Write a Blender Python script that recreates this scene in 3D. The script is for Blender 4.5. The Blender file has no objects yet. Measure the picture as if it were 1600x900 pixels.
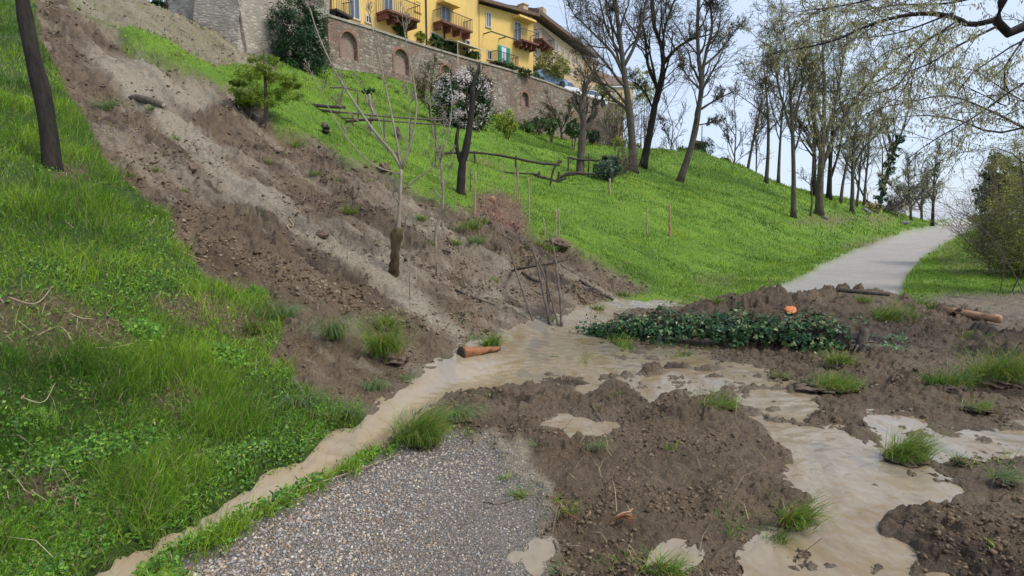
import bpy, math, random
import numpy as np
from mathutils import Vector
R = math.radians
rng = np.random.default_rng(7)
random.seed(7)
SC = bpy.context.scene
COL = SC.collection

# ------------------------------------------------------------------ camera, sky, sun, exposure
EYE = 1.65
PITCH = math.atan(107 / 900)
cam_d = bpy.data.cameras.new('camera'); cam = bpy.data.objects.new('camera', cam_d); COL.objects.link(cam)
cam_d.lens = 20.25; cam_d.sensor_width = 36; cam_d.clip_start = 0.05; cam_d.clip_end = 20000
cam.location = (0, 0, EYE); cam.rotation_euler = (R(90) - PITCH, 0, 0)
SC.camera = cam
SC.view_settings.view_transform = 'Standard'; SC.view_settings.look = 'None'
SC.view_settings.gamma = 1.0; SC.view_settings.exposure = 0.95
SC.view_settings.use_curve_mapping = False
SC.render.engine = 'CYCLES'
SC.cycles.use_denoising = True
SC.cycles.max_bounces = 6; SC.cycles.diffuse_bounces = 3; SC.cycles.glossy_bounces = 2
SC.cycles.transmission_bounces = 3; SC.cycles.transparent_max_bounces = 6
SC.cycles.use_adaptive_sampling = True; SC.cycles.adaptive_threshold = 0.02

SUN_EL, SUN_AZ = R(52), R(-120)      # behind the cloud, from the right and a little behind
w = bpy.data.worlds.new('World'); SC.world = w; w.use_nodes = True
nt = w.node_tree; nt.nodes.clear()
wo = nt.nodes.new('ShaderNodeOutputWorld'); bg = nt.nodes.new('ShaderNodeBackground')
sky = nt.nodes.new('ShaderNodeTexSky'); sky.sky_type = 'NISHITA'; sky.sun_disc = False
sky.sun_elevation = SUN_EL; sky.sun_rotation = R(115); sky.air_density = 1.0; sky.dust_density = 1.5
tc = nt.nodes.new('ShaderNodeTexCoord'); mp = nt.nodes.new('ShaderNodeMapping'); mp.inputs['Scale'].default_value = (1, 1, 3.2)
no = nt.nodes.new('ShaderNodeTexNoise'); no.inputs['Scale'].default_value = 1.6; no.inputs['Detail'].default_value = 5
rp = nt.nodes.new('ShaderNodeValToRGB'); rp.color_ramp.elements[0].position = .3; rp.color_ramp.elements[0].color = (.38, .38, .38, 1)
rp.color_ramp.elements[1].position = .7; rp.color_ramp.elements[1].color = (.93, .93, .93, 1)
mx = nt.nodes.new('ShaderNodeMix'); mx.data_type = 'RGBA'
mx.inputs[7].default_value = (4.0, 4.7, 5.9, 1)
nt.links.new(tc.outputs['Generated'], mp.inputs[0]); nt.links.new(mp.outputs[0], no.inputs[0])
nt.links.new(no.outputs['Fac'], rp.inputs[0]); nt.links.new(rp.outputs[0], mx.inputs[0])
nt.links.new(sky.outputs[0], mx.inputs[6]); nt.links.new(mx.outputs[2], bg.inputs[0])
bg.inputs[1].default_value = 0.10
nt.links.new(bg.outputs[0], wo.inputs[0])
sd = bpy.data.lights.new('sun', 'SUN'); sd.energy = 1.5; sd.angle = R(16); sd.color = (1, .96, .9)
so = bpy.data.objects.new('sun', sd); COL.objects.link(so)
# light comes from right-behind-above
sdir = Vector((math.cos(SUN_EL) * math.sin(R(115)), math.cos(SUN_EL) * math.cos(R(115)), math.sin(SUN_EL)))
so.rotation_euler = (-sdir).to_track_quat('-Z', 'Y').to_euler()

# ------------------------------------------------------------------ projection helpers
CP, SP = math.cos(PITCH), math.sin(PITCH)
def ray(px, py):
    u = (px - 800) / 900; v = (450 - py) / 900
    return np.array([u, CP + SP * v, -SP + CP * v])
def at(px, py, Y):
    """point seen at the pixel, Y metres ahead"""
    r = ray(px, py); t = Y / r[1]
    return Vector((r[0] * t, Y, EYE + r[2] * t))
def project(x, y, z):
    dep = CP * y - SP * (z - EYE); up = SP * y + CP * (z - EYE)
    dep = np.maximum(dep, .05)
    return 800 + 900 * x / dep, 450 - 900 * up / dep

# ------------------------------------------------------------------ noise (numpy)
def _h(ix, iy, s):
    n = (ix.astype(np.int64) * 374761393 + iy.astype(np.int64) * 668265263 + s * 1442695041) & 0xffffffff
    n = ((n ^ (n >> 13)) * 1274126177) & 0xffffffff
    n = ((n ^ (n >> 16)) * 2246822519) & 0xffffffff
    return ((n ^ (n >> 15)) & 0xffffff) / float(0x1000000)
def vnoise(x, y, s=0):
    ix = np.floor(x); iy = np.floor(y); fx = x - ix; fy = y - iy
    u = fx * fx * fx * (fx * (fx * 6 - 15) + 10); v = fy * fy * fy * (fy * (fy * 6 - 15) + 10)
    def g(a, b):
        an = _h(ix + a, iy + b, s) * 2 * math.pi
        return np.cos(an) * (fx - a) + np.sin(an) * (fy - b)
    return ((g(0, 0) * (1 - u) + g(1, 0) * u) * (1 - v) + (g(0, 1) * (1 - u) + g(1, 1) * u) * v) * 1.5
def fbm(x, y, s=0, o=4, g=.5):
    r = 0; a = 1
    for i in range(o):
        r = r + a * vnoise(x * 2 ** i, y * 2 ** i, s + i * 17); a *= g
    return r
def clods(x, y, cell, s=0, rmin=.3, rmax=.75):
    """lumps, one per cell: height in units of the cell"""
    x = x / cell; y = y / cell
    ix = np.floor(x); iy = np.floor(y); out = np.zeros_like(x)
    for a in (-1, 0, 1):
        for b in (-1, 0, 1):
            cx = ix + a; cy = iy + b
            dx = x - cx - _h(cx, cy, s); dy = y - cy - _h(cx, cy, s + 5)
            rr = rmin + (rmax - rmin) * _h(cx, cy, s + 9) ** 2
            st = .6 + .8 * _h(cx, cy, s + 12)
            out = np.maximum(out, np.sqrt(np.maximum(0, 1 - (dx * dx * st + dy * dy / st) / (rr * rr))) * rr)
    return out * cell
def ss(x, a, b):
    t = np.clip((x - a) / (b - a), 0, 1); return t * t * (3 - 2 * t)

# ------------------------------------------------------------------ terrain base
_LY = np.array([-12, -6, 0, 2.43, 3.9, 6.8, 12.3, 18, 26, 36, 45, 93, 140, 400])
_LX = np.array([-6.8, -4.9, -2.45, -1.47, -.81, 1.05, 5.1, 9.0, 14.6, 22.8, 30.3, 70, 109, 320])
def LX(y): return np.interp(y, _LY, _LX) 
def roadz(r): return np.interp(r, [0, 20, 40, 60, 85, 110, 125, 160, 260, 600], [0, .02, .18, .42, .85, .97, .75, -1.5, -12, -30])
RW = 2.75                                     # road width
_hr = np.array([-60, 0, 20, 30, 38, 44, 52, 62, 75, 88, 100, 140, 400]); _hz = np.array([15, 14, 12.2, 10.8, 9.2, 7.3, 5.8, 4.9, 3.9, 2.0, 1.0, -2.0, -26])
def base0(x, y):
    x = np.asarray(x, float); y = np.asarray(y, float)
    ys = (LX(y + .6) + LX(y - .6) + 2 * LX(y)) / 4
    rs = (ys - x) * .80                        # metres uphill of the road's left edge
    r = x * .637 + y * .771
    rz = roadz(r)
    pl = -.85 * x + .527 * y - 3.95
    wv = ss(y, 14, 32)
    toe = np.interp(y, [0, 8, 14, 24], [1.55, 1.45, .8, .25])
    s = pl * (1 - wv) + (rs - toe) * wv
    s = np.minimum(s, (rs - toe) + .6)
    k = .45
    sp = k * np.log1p(np.exp(np.clip(s / k, -30, 30)))  # soft max(0, s)
    z = .47 * sp
    H = np.interp(r, _hr, _hz)
    q = .9
    d = np.clip((z - (H - rz)) / q, -30, 30)
    z = z - q * np.log1p(np.exp(d))            # soft min with the plateau
    back = np.maximum(0, rs - 30 - np.interp(r, [0, 40, 60, 90], [20, 12, -14, -22]))
    z = z - .25 * back * ss(r, 35, 55)
    # verge falls away to the right of the road
    rr = -rs - RW
    z = z - .05 * np.maximum(0, rr - 5) * ss(y, 4, 12) - .12 * np.maximum(0, rr - 14)
    z = z + .25 * ss(rr, .3, 2.5) * ss(y, 14, 22) 
    z = z + rz
    # beyond the ridge the land drops to the plain
    z = z - .18 * np.maximum(0, r - 130)
    z = np.maximum(z, -45)
    return z
# control points seen in the photograph: pixel and depth; the residual is spread smoothly
_ctl = [(400, 75, 30), (470, 110, 32), (545, 104, 37), (667, 141, 42), (762, 176, 45.5), (830, 205, 49), (900, 222, 53), (960, 240, 53),
        (1040, 235, 50), (1150, 268, 52), (1300, 307, 64), (1430, 347, 80), (1240, 340, 34), (990, 270, 38), (1065, 285, 37),
        (720, 300, 16), (910, 272, 26), (80, 262, 7.6), (615, 425, 8.8), (0, 60, 14), (200, 0, 25), (120, 0, 20), (415, 190, 16.5),
        (300, 22, 29), (250, -5, 28), (200, -40, 27), (350, 60, 30), (830, 209, 46), (762, 183, 43), (700, 163, 40), (610, 130, 38), (900, 226, 48), (700, 200, 33), (800, 225, 36), (620, 165, 31), (820, 250, 27), (1000, 400, 16.5), (1100, 440, 14.8), (600, 235, 20)]
_P = np.array([[*at(a, b, Y)] for a, b, Y in _ctl])
_ext = np.array([[0, 2], [-2, 4], [-1, 6], [3, 9], [6, 13], [10, 14], [5, 4], [14, 24], [24, 36], [40, 55], [70, 90], [-14, 2], [-30, 20], [-30, 45], [15, 90], [-5, 90], [60, 60], [40, 30]], float)
_X = np.vstack([_P[:, :2], _ext]); _res = np.concatenate([_P[:, 2] - base0(_P[:, 0], _P[:, 1]), np.zeros(len(_ext))])
def _ker(a, b):
    d = np.sqrt(((a[:, None, :] - b[None]) ** 2).sum(-1)); sc_ = 3 + .16 * b[None, :, 1] + 0 * d
    return 1 / (1 + (d / (sc_ * 1.6)) ** 2) ** 1.5
_wt = np.linalg.solve(_ker(_X, _X) + np.eye(len(_X)) * .03, _res)
def base(x, y):
    x = np.asarray(x, float); y = np.asarray(y, float)
    sh = x.shape; xf = x.ravel(); yf = y.ravel(); z = base0(xf, yf)
    for i in range(len(_X)):
        s2 = (3 + .16 * _X[i, 1]) * 1.6
        z = z + _wt[i] / (1 + ((xf - _X[i, 0]) ** 2 + (yf - _X[i, 1]) ** 2) / s2 ** 2) ** 1.5
    return z.reshape(sh)

def hit(px, py, f=None, tmax=160.0):
    """first ground point along the ray through that pixel"""
    f = f or base
    d = ray(px, py); t = np.geomspace(1.2, tmax, 1400)
    g = EYE + d[2] * t - f(d[0] * t, d[1] * t)
    k = np.argmax(g < 0)
    if g[k] >= 0: k = len(t) - 1
    a, b = t[max(k - 1, 0)], t[k]
    tt = np.linspace(a, b, 12); gg = EYE + d[2] * tt - f(d[0] * tt, d[1] * tt)
    j = max(np.argmax(gg < 0), 0); tt = tt[j] if gg[j] < 0 else b
    return Vector((d[0] * tt, d[1] * tt, float(f(np.array([d[0] * tt]), np.array([d[1] * tt]))[0])))

# ------------------------------------------------------------------ surface masks (laid out on the ground through the photo's outline)
GX0, GX1, GY0, GY1, GS = -700, 2300, -300, 1700, 4
NX = (GX1 - GX0) // GS; NY = (GY1 - GY0) // GS
gx, gy = np.meshgrid(GX0 + (np.arange(NX) + .5) * GS, GY0 + (np.arange(NY) + .5) * GS)
wobx = fbm(gx / 45, gy / 30, 3, 4); woby = fbm(gx / 45, gy / 30, 33, 4)
def poly(pts, wob=1.0):
    x = gx + wobx * 14 * wob * np.clip((gy - 60) / 500, .25, 1.4); y = gy + woby * 9 * wob * np.clip((gy - 60) / 500, .25, 1.4)
    ins = np.zeros(gx.shape, bool); n = len(pts)
    for i in range(n):
        x1, y1 = pts[i]; x2, y2 = pts[(i + 1) % n]
        if y1 == y2: continue
        c = ((y1 > y) != (y2 > y)) & (x < (x2 - x1) * (y - y1) / (y2 - y1) + x1); ins ^= c
    return ins.astype(float)
def blur(m, n=1, k=1):
    for _ in range(n):
        p = np.pad(m, k, mode='edge'); a = sum(p[k:-k, i:i + m.shape[1]] for i in range(2 * k + 1)) / (2 * k + 1)
        p = np.pad(a, k, mode='edge'); m = sum(p[i:i + m.shape[0], k:-k] for i in range(2 * k + 1)) / (2 * k + 1)
    return m
def blob(cx, cy, rx, ry, wob=1.0):
    n = 14; return poly([(cx + rx * math.cos(i * 2 * math.pi / n), cy + ry * math.sin(i * 2 * math.pi / n)) for i in range(n)], wob)
def U(*ms):
    r = ms[0]
    for m in ms[1:]: r = np.maximum(r, m)
    return r

slide = poly([(40, -300), (52, 0), (62, 60), (95, 120), (118, 170), (150, 215), (175, 262), (215, 300), (262, 335), (285, 395), (330, 440),
              (405, 462), (440, 500), (428, 560), (455, 600), (530, 636), (585, 650), (610, 630), (700, 560), (790, 515), (860, 500), (960, 470), (1020, 463),
              (985, 440), (930, 415), (900, 392), (860, 380), (828, 372), (800, 345), (752, 322), (700, 318), (640, 290), (600, 262), (540, 245), (500, 215), (455, 205),
              (428, 196), (418, 172), (398, 140), (372, 128), (345, 122), (300, 102), (262, 82), (205, 56), (180, 30), (110, 0), (100, -300)], 1)
strip = poly([(185, 40), (220, 46), (262, 62), (310, 84), (366, 110), (368, 124), (320, 108), (262, 84), (200, 58)], .3)
scarp = poly([(110, -300), (110, 0), (190, 30), (260, 55), (330, 95), (395, 95), (430, 130), (440, 40), (430, 0), (400, -300)], .4)
earth = poly([(738, 305), (790, 300), (822, 330), (832, 372), (790, 360), (745, 335)], .6)
pale = blur(U(poly([(120, 40), (170, 60), (262, 150), (330, 215), (420, 280), (520, 365), (600, 395), (650, 440), (700, 500), (760, 530), (740, 545), (680, 520),
                  (610, 455), (545, 420), (460, 350), (370, 290), (270, 205), (200, 140)], 1.2),
            poly([(180, 60), (330, 120), (350, 150), (300, 165), (230, 120)], 1),
            .42 * poly([(600, 270), (700, 340), (800, 410), (850, 500), (780, 515), (720, 430), (620, 340), (520, 270)], 1.6)) * .9, 2, 1)
water = U(poly([(100, 960), (150, 882), (300, 805), (420, 735), (520, 672), (585, 640), (640, 596), (722, 545), (800, 510), (870, 500), (905, 482), (960, 470), (1090, 470), (1120, 480), (1000, 492), (930, 515), (960, 540),
                (1060, 552), (1190, 572), (1200, 600), (1120, 592), (1010, 600), (900, 590), (860, 578), (770, 600), (700, 608), (640, 640), (575, 700), (470, 760), (330, 830), (215, 880), (180, 960)], .55),
          poly([(1010, 590), (1090, 588), (1130, 600), (1010, 618)], 1), blob(925, 603, 24, 11), blob(915, 668, 52, 18), blob(860, 665, 18, 10), blob(1015, 600, 20, 26),
          poly([(1185, 590), (1290, 625), (1250, 650), (1180, 655), (1150, 625)], .8),
          poly([(1195, 655), (1250, 668), (1330, 672), (1370, 710), (1440, 742), (1500, 768), (1460, 785), (1400, 800), (1360, 812), (1420, 860), (1500, 905), (1640, 1100), (1100, 1100), (1170, 905),
                (1180, 860), (1262, 810), (1290, 800), (1245, 760), (1232, 720)], .8),
          poly([(1340, 648), (1440, 660), (1470, 690), (1560, 672), (1640, 640), (1640, 690), (1540, 705), (1450, 712), (1380, 685)], .8), blob(1250, 870, 90, 40, 1), blob(1060, 862, 40, 12, 1.4), blob(830, 860, 26, 30, 1.4))
isl = U(blob(1240, 870, 36, 12, 1.4), blob(1375, 885, 24, 9), blob(1310, 850, 12, 5), blob(1270, 758, 12, 5), blob(950, 585, 22, 8), blob(1265, 745, 12, 4), blob(1150, 590, 18, 6, 1.4), blob(1440, 882, 22, 8, 1.3),
        blob(915, 562, 13, 6), blob(1052, 590, 20, 10), blob(968, 558, 12, 6), blob(1240, 605, 30, 6, 1.3), blob(1360, 765, 26, 6, 1.5), blob(1302, 727, 10, 3))
water = np.clip(water - isl, 0, 1)
gravel = poly([(150, 1400), (285, 905), (440, 800), (560, 735), (640, 700), (705, 675), (765, 690), (800, 740), (850, 800), (830, 905), (800, 1400)], .8)
sand = poly([(735, 668), (800, 690), (860, 770), (870, 905), (850, 1400), (780, 1400), (790, 905), (770, 800), (745, 730)], 1.4)
roadfar = poly([(1190, 462), (1262, 430), (1312, 404), (1414, 364), (1488, 349), (1560, 344), (1508, 362), (1452, 394), (1426, 418), (1408, 450), (1400, 470), (1500, 500), (1100, 500)], .3)
road_right = poly([(800, 1700), (800, 600), (1150, 560), (1400, 470), (1620, 455), (2300, 600), (2300, 1700)], .5)
mudnear = poly([(560, 690), (600, 640), (700, 610), (860, 575), (1000, 540), (900, 520), (1060, 492), (1190, 474), (1300, 470), (1400, 474), (1620, 470), (2300, 620), (2300, 1700), (780, 1700), (800, 905), (800, 760), (760, 690), (700, 672), (640, 690), (600, 712)], 1)
mudthin = poly([(1380, 440), (1460, 425), (1560, 440), (1640, 470), (2300, 600), (1900, 560), (1640, 520), (1500, 500)], 1.2)
litter = U(poly([(-200, 470), (60, 470), (150, 490), (215, 520), (230, 545), (180, 560), (60, 575), (-200, 600)], 1.6), poly([(230, 470), (330, 470), (420, 500), (415, 540), (330, 520), (250, 500)], 1.4),
           blob(110, 275, 30, 10), poly([(1320, 378), (1400, 368), (1420, 376), (1370, 392), (1320, 390)], 1), blob(1290, 345, 50, 8), blob(1375, 342, 26, 8), blob(760, 255, 28, 4),
           .8 * blob(300, 640, 60, 20, 2), .8 * blob(90, 780, 60, 30, 2), .7 * blob(1120, 440, 40, 8), .6 * blob(1520, 410, 60, 14, 2), .6 * blob(1460, 390, 40, 8, 2))
leafy = U(poly([(30, 430), (120, 405), (250, 395), (310, 430), (330, 460), (200, 478), (90, 470)], 1.2), poly([(-200, 760), (100, 700), (300, 680), (430, 690), (560, 640), (560, 690), (420, 740), (300, 800), (120, 900), (60, 1200), (-300, 1200)], 1.5),
          poly([(170, 905), (330, 822), (470, 752), (600, 700), (690, 672), (640, 700), (500, 765), (300, 885), (250, 1000), (100, 1200)], .8), blob(40, 560, 50, 30, 2))
ditch = blur(poly([(40, 1100), (150, 885), (300, 806), (420, 735), (520, 672), (600, 632), (680, 585), (760, 560), (820, 580), (700, 608), (640, 640), (575, 700), (470, 760), (330, 832), (215, 885), (120, 1100)], .2), 3, 3)
mound = blur(U(.30 * poly([(780, 650), (860, 600), (1000, 620), (1180, 630), (1230, 720), (1220, 790), (1100, 850), (900, 830), (800, 760)], 1.2), .30 * poly([(1075, 500), (1160, 480), (1300, 476), (1380, 484), (1400, 500), (1200, 510)], 1),
             .22 * poly([(1380, 800), (1500, 730), (2000, 600), (2300, 1700), (1600, 1700)], 1), .2 * poly([(1250, 600), (1300, 555), (1600, 560), (2300, 640), (1700, 650), (1400, 640)], 1),
             .24 * poly([(1050, 620), (1130, 600), (1200, 650), (1190, 700), (1070, 690)], 1), .2 * poly([(580, 690), (700, 620), (750, 640), (700, 672), (600, 705)], 1)), 4, 4)
veg = 1 - U(slide, road_right, mudnear * 1.0)
vr = poly([(1422, 425), (1458, 392), (1516, 362), (1556, 348), (2300, 300), (2300, 560), (1640, 455), (1500, 455), (1400, 462)], .8)
veg = np.maximum(veg, vr); veg = np.maximum(veg, U(strip)) 
veg = veg * (1 - water) * (1 - roadfar * .98) * (1 - gravel) * (1 - sand) * (1 - earth)
veg = veg * (1 - .9 * scarp * (1 - strip)); veg = veg * (1 - .55 * blur(litter, 2, 2))
mud = np.clip(U(slide, .9 * scarp, mudnear, sand, road_right * (1 - roadfar) * (1 - vr)) * (1 - gravel) * (1 - U(strip)) * (1 - roadfar), 0, 1)
L = {'veg': blur(veg, 1), 'mud': blur(mud, 1), 'gravel': blur(U(gravel, roadfar), 1), 'pale': blur(np.clip(pale * slide + 1.0 * sand + .5 * scarp * (1 - strip) + .35 * mudthin, 0, 1), 2), 'litter': blur(np.maximum(litter * .78, earth), 2),
     'leafy': blur(leafy, 2), 'water': blur(water, 1), 'watersoft': blur(water, 3, 2), 'ditch': ditch, 'mound': mound * (1 - blur(water, 3, 2)), 'slide': blur(U(slide, .6 * scarp * (1 - strip)), 1, 2), 'thick': blur(np.clip(mud * (1 - sand) * (1 - mudthin * .7), 0, 1), 2, 2),
     'scarp': blur(scarp * (1 - strip), 2), 'strip': blur(strip, 1), 'broken': blur(U(poly([(940, 560), (1100, 545), (1210, 575), (1340, 640), (1330, 668), (1200, 668), (1120, 612), (960, 620)], 1), .6 * poly([(1340, 640), (1640, 630), (1640, 700), (1400, 715)], 1), .5 * poly([(1180, 780), (1330, 740), (1400, 905), (1180, 905)], 1)), 2, 2), 'earth': blur(earth, 2), 'roadfar': blur(roadfar, 1), 'farheap': blur(poly([(1040, 500), (1090, 470), (1500, 455), (1500, 515), (1100, 515)], 0), 4, 4)}
def samp(k, fx, fy):
    a = L[k]; x = np.clip((fx - GX0) / GS - .5, 0, NX - 1.001); y = np.clip((fy - GY0) / GS - .5, 0, NY - 1.001)
    i = x.astype(int); j = y.astype(int); u = x - i; v = y - j
    return (a[j, i] * (1 - u) + a[j, i + 1] * u) * (1 - v) + (a[j + 1, i] * (1 - u) + a[j + 1, i + 1] * u) * v

_HA = hit(1095, 502); _HB = hit(1390, 488)
def surface(x, y, fine=True):
    """ground height with relief, the water level, and the masks there"""
    x = np.asarray(x, float); y = np.asarray(y, float)
    zb = base(x, y); fx, fy = project(x, y, zb); far = ss(np.hypot(x, y), 90, 130)
    m = {k: samp(k, fx, fy) for k in L}
    behind = ss(y, .6, 1.2)
    for k in ('mud', 'water', 'litter', 'slide', 'scarp', 'mound', 'thick', 'watersoft', 'roadfar', 'pale', 'earth'): m[k] = m[k] * (1 - far)
    m['veg'] = m['veg'] * (1 - far) + far
    D = np.hypot(x, y)
    lvl = zb - .09 * m['ditch']
    fl = x * .82 - y * .57; cr = x * .57 + y * .82                # down the fall line / across it
    z = lvl + m['mound'] * (.11 + .8 * m['farheap']) * (1 + .55 * fbm(x * 1.3, y * 1.3, 71, 4)) * (1 - .8 * m['watersoft'])
    # slide relief: carved bed, flow ridges along the fall line
    sl = m['slide']
    z = z - (.28 * ss(zb, .3, 2.5) + .30 * ss(zb, 4, 8)) * sl + sl * (.20 * fbm(fl * .28, cr * 1.1, 11, 4) + .11 * fbm(fl * .7, cr * 2.6, 19, 4) + .07 * np.abs(fbm(fl * 2.2, cr * 3.2, 29, 4))) * ss(zb, .05, 1.2)
    z = z - m['scarp'] * (.5 * np.abs(fbm(x * .35, y * .35, 57, 4)))
    # general undulation of the grassed slope
    g = np.clip(m['veg'], 0, 1)
    z = z + g * (.10 * fbm(x * .35, y * .35, 23, 3) + .035 * fbm(x * 1.6, y * 1.6, 27, 2)) * ss(D, 3, 14) + g * .05 * (1 - m['ditch'])
    # heap of soil across the foot of the far road
    hx, hy = _HB[0] - _HA[0], _HB[1] - _HA[1]; tt = np.clip(((x - _HA[0]) * hx + (y - _HA[1]) * hy) / (hx * hx + hy * hy), 0, 1)
    hd = np.hypot(x - _HA[0] - tt * hx, (y - _HA[1] - tt * hy)) * (1 + .25 * fbm(x * .9, y * .9, 501, 3))
    hm = np.exp(-(hd / .75) ** 2); z = z + .25 * hm * (.85 + .5 * fbm(x * 1.2, y * 1.2, 503, 4))
    hk = ss(1.55 - hd, 0, .35); m['mud'] = np.maximum(m['mud'], hk); m['thick'] = np.maximum(m['thick'], hk)
    for k in ('gravel', 'veg', 'roadfar', 'pale', 'water'): m[k] = m[k] * (1 - hk)
    land = 1 - m['water']
    # mud: lumps on lumps
    th = m['thick']
    st = fbm(fl * .22 + 3, cr * 1.5, 311, 4) + .35 * fbm(x * 3, y * 3, 313, 3)
    m['pale'] = np.clip(m['pale'] + .5 * m['slide'] * ss(st, .05, .55) * (1 - m['earth']), 0, 1)
    m['dark'] = m['mud'] * ss(fbm(fl * .5, cr * 1.4, 411, 4), .25, .8) * (1 - m['pale'])
    if fine:
        pa = np.clip(m['pale'] * 1.1, 0, 1)
        patch = .45 + 1.0 * ss(fbm(x * .7, y * .7, 91, 3), -.35, .35)
        wx = x + .05 * fbm(x * 5, y * 5, 301, 3); wy = y + .05 * fbm(x * 5 + 9, y * 5, 302, 3)     # warped, so the lumps are ragged
        c = (clods(wx, wy, .55, 1, .15, .6) * .10 + clods(wx + .3, wy, .26, 2, .2, .75) * .22 + clods(wx, wy + .2, .12, 3, .2, .8) * .42 + clods(wx, wy, .06, 4, .25, .8) * .62)
        c = c + .035 * np.abs(fbm(x * 4, y * 4, 303, 5, .62)) + .012 * fbm(x * 14, y * 14, 304, 3, .7)
        c2 = clods(wx, wy, .033, 6, .25, .8) * .75
        c = (c * patch + c2) * (.70 + .30 * ss(D, 5, 9))
        z = z + th * land * (1 - .6 * pa) * (c * (1. + .9 * ss(D, 7, 18)) - .045) * (1 - .8 * m['watersoft'])
        z = z + m['mud'] * .012 * fbm(x * 9, y * 9, 5, 3) + m['litter'] * (1 - m['mud']) * (clods(x, y, .16, 61) * .5)
        z = z + m['earth'] * clods(x, y, .4, 66) * .4
    # shoreline
    z = z - (.034 + .02 * m['ditch']) * ss(m['water'], .25, .75) - .022 * m['watersoft'] * (1 - m['ditch']) + .012 * (1 - m['watersoft']) * m['mud']
    z = z + m['water'] * (.05 + .075 * m['broken']) * (fbm(x * 2.2, y * 3.6, 41, 5, .6) - .12 + .12 * m['broken']) * (1 - m['ditch'])
    z = z * 1.0
    return z, lvl, m
def gh(x, y, fine=True):
    z, l, m = surface(np.array([x], float), np.array([y], float), fine); return float(z[0])
def ground_at(px, py, fine=False):
    p = hit(px, py, lambda a, b: surface(a, b, False)[0])
    return Vector((p.x, p.y, gh(p.x, p.y, fine)))

# ------------------------------------------------------------------ mesh + object helpers
def mesh_np(name, verts, faces, mats, parent=None, attrs=None, smooth=True, matidx=None, link=True):
    if not isinstance(faces, (list, tuple)): faces = [faces]
    faces = [np.asarray(f, np.int32) for f in faces if len(f)]
    me = bpy.data.meshes.new(name); verts = np.asarray(verts, np.float32)
    me.vertices.add(len(verts)); me.vertices.foreach_set('co', verts.ravel())
    lv = np.concatenate([f.ravel() for f in faces]); cnt = np.concatenate([np.full(len(f), f.shape[1], np.int32) for f in faces])
    me.loops.add(len(lv)); me.loops.foreach_set('vertex_index', lv)
    me.polygons.add(len(cnt)); st = np.concatenate([[0], np.cumsum(cnt)[:-1]]).astype(np.int32)
    me.polygons.foreach_set('loop_start', st); me.polygons.foreach_set('loop_total', cnt)
    me.polygons.foreach_set('use_smooth', np.full(len(cnt), smooth, bool))
    if matidx is not None: me.polygons.foreach_set('material_index', np.asarray(matidx, np.int32))
    me.update(calc_edges=True)
    for k, v in (attrs or {}).items():
        v = np.asarray(v, np.float32)
        if v.ndim == 1:
            a = me.attributes.new(k, 'FLOAT', 'POINT'); a.data.foreach_set('value', v)
        else:
            a = me.attributes.new(k, 'FLOAT_COLOR', 'POINT'); c = np.ones((len(v), 4), np.float32); c[:, :3] = v; a.data.foreach_set('color', c.ravel())
    for m_ in (mats if isinstance(mats, (list, tuple)) else [mats]): me.materials.append(m_)
    o = bpy.data.objects.new(name, me)
    if link: COL.objects.link(o)
    if parent: o.parent = parent; o.location = o.location - parent.location if False else o.location
    return o
def tag(o, label=None, cat=None, group=None, kind=None):
    if label: o['label'] = label
    if cat: o['category'] = cat
    if group: o['group'] = group
    if kind: o['kind'] = kind
    return o
def thing(name, loc, label, cat, group=None, rz=0):
    o = bpy.data.objects.new(name, None); COL.objects.link(o); o.location = loc; o.rotation_euler = (0, 0, rz); o.empty_display_size = .2
    return tag(o, label, cat, group)

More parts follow.
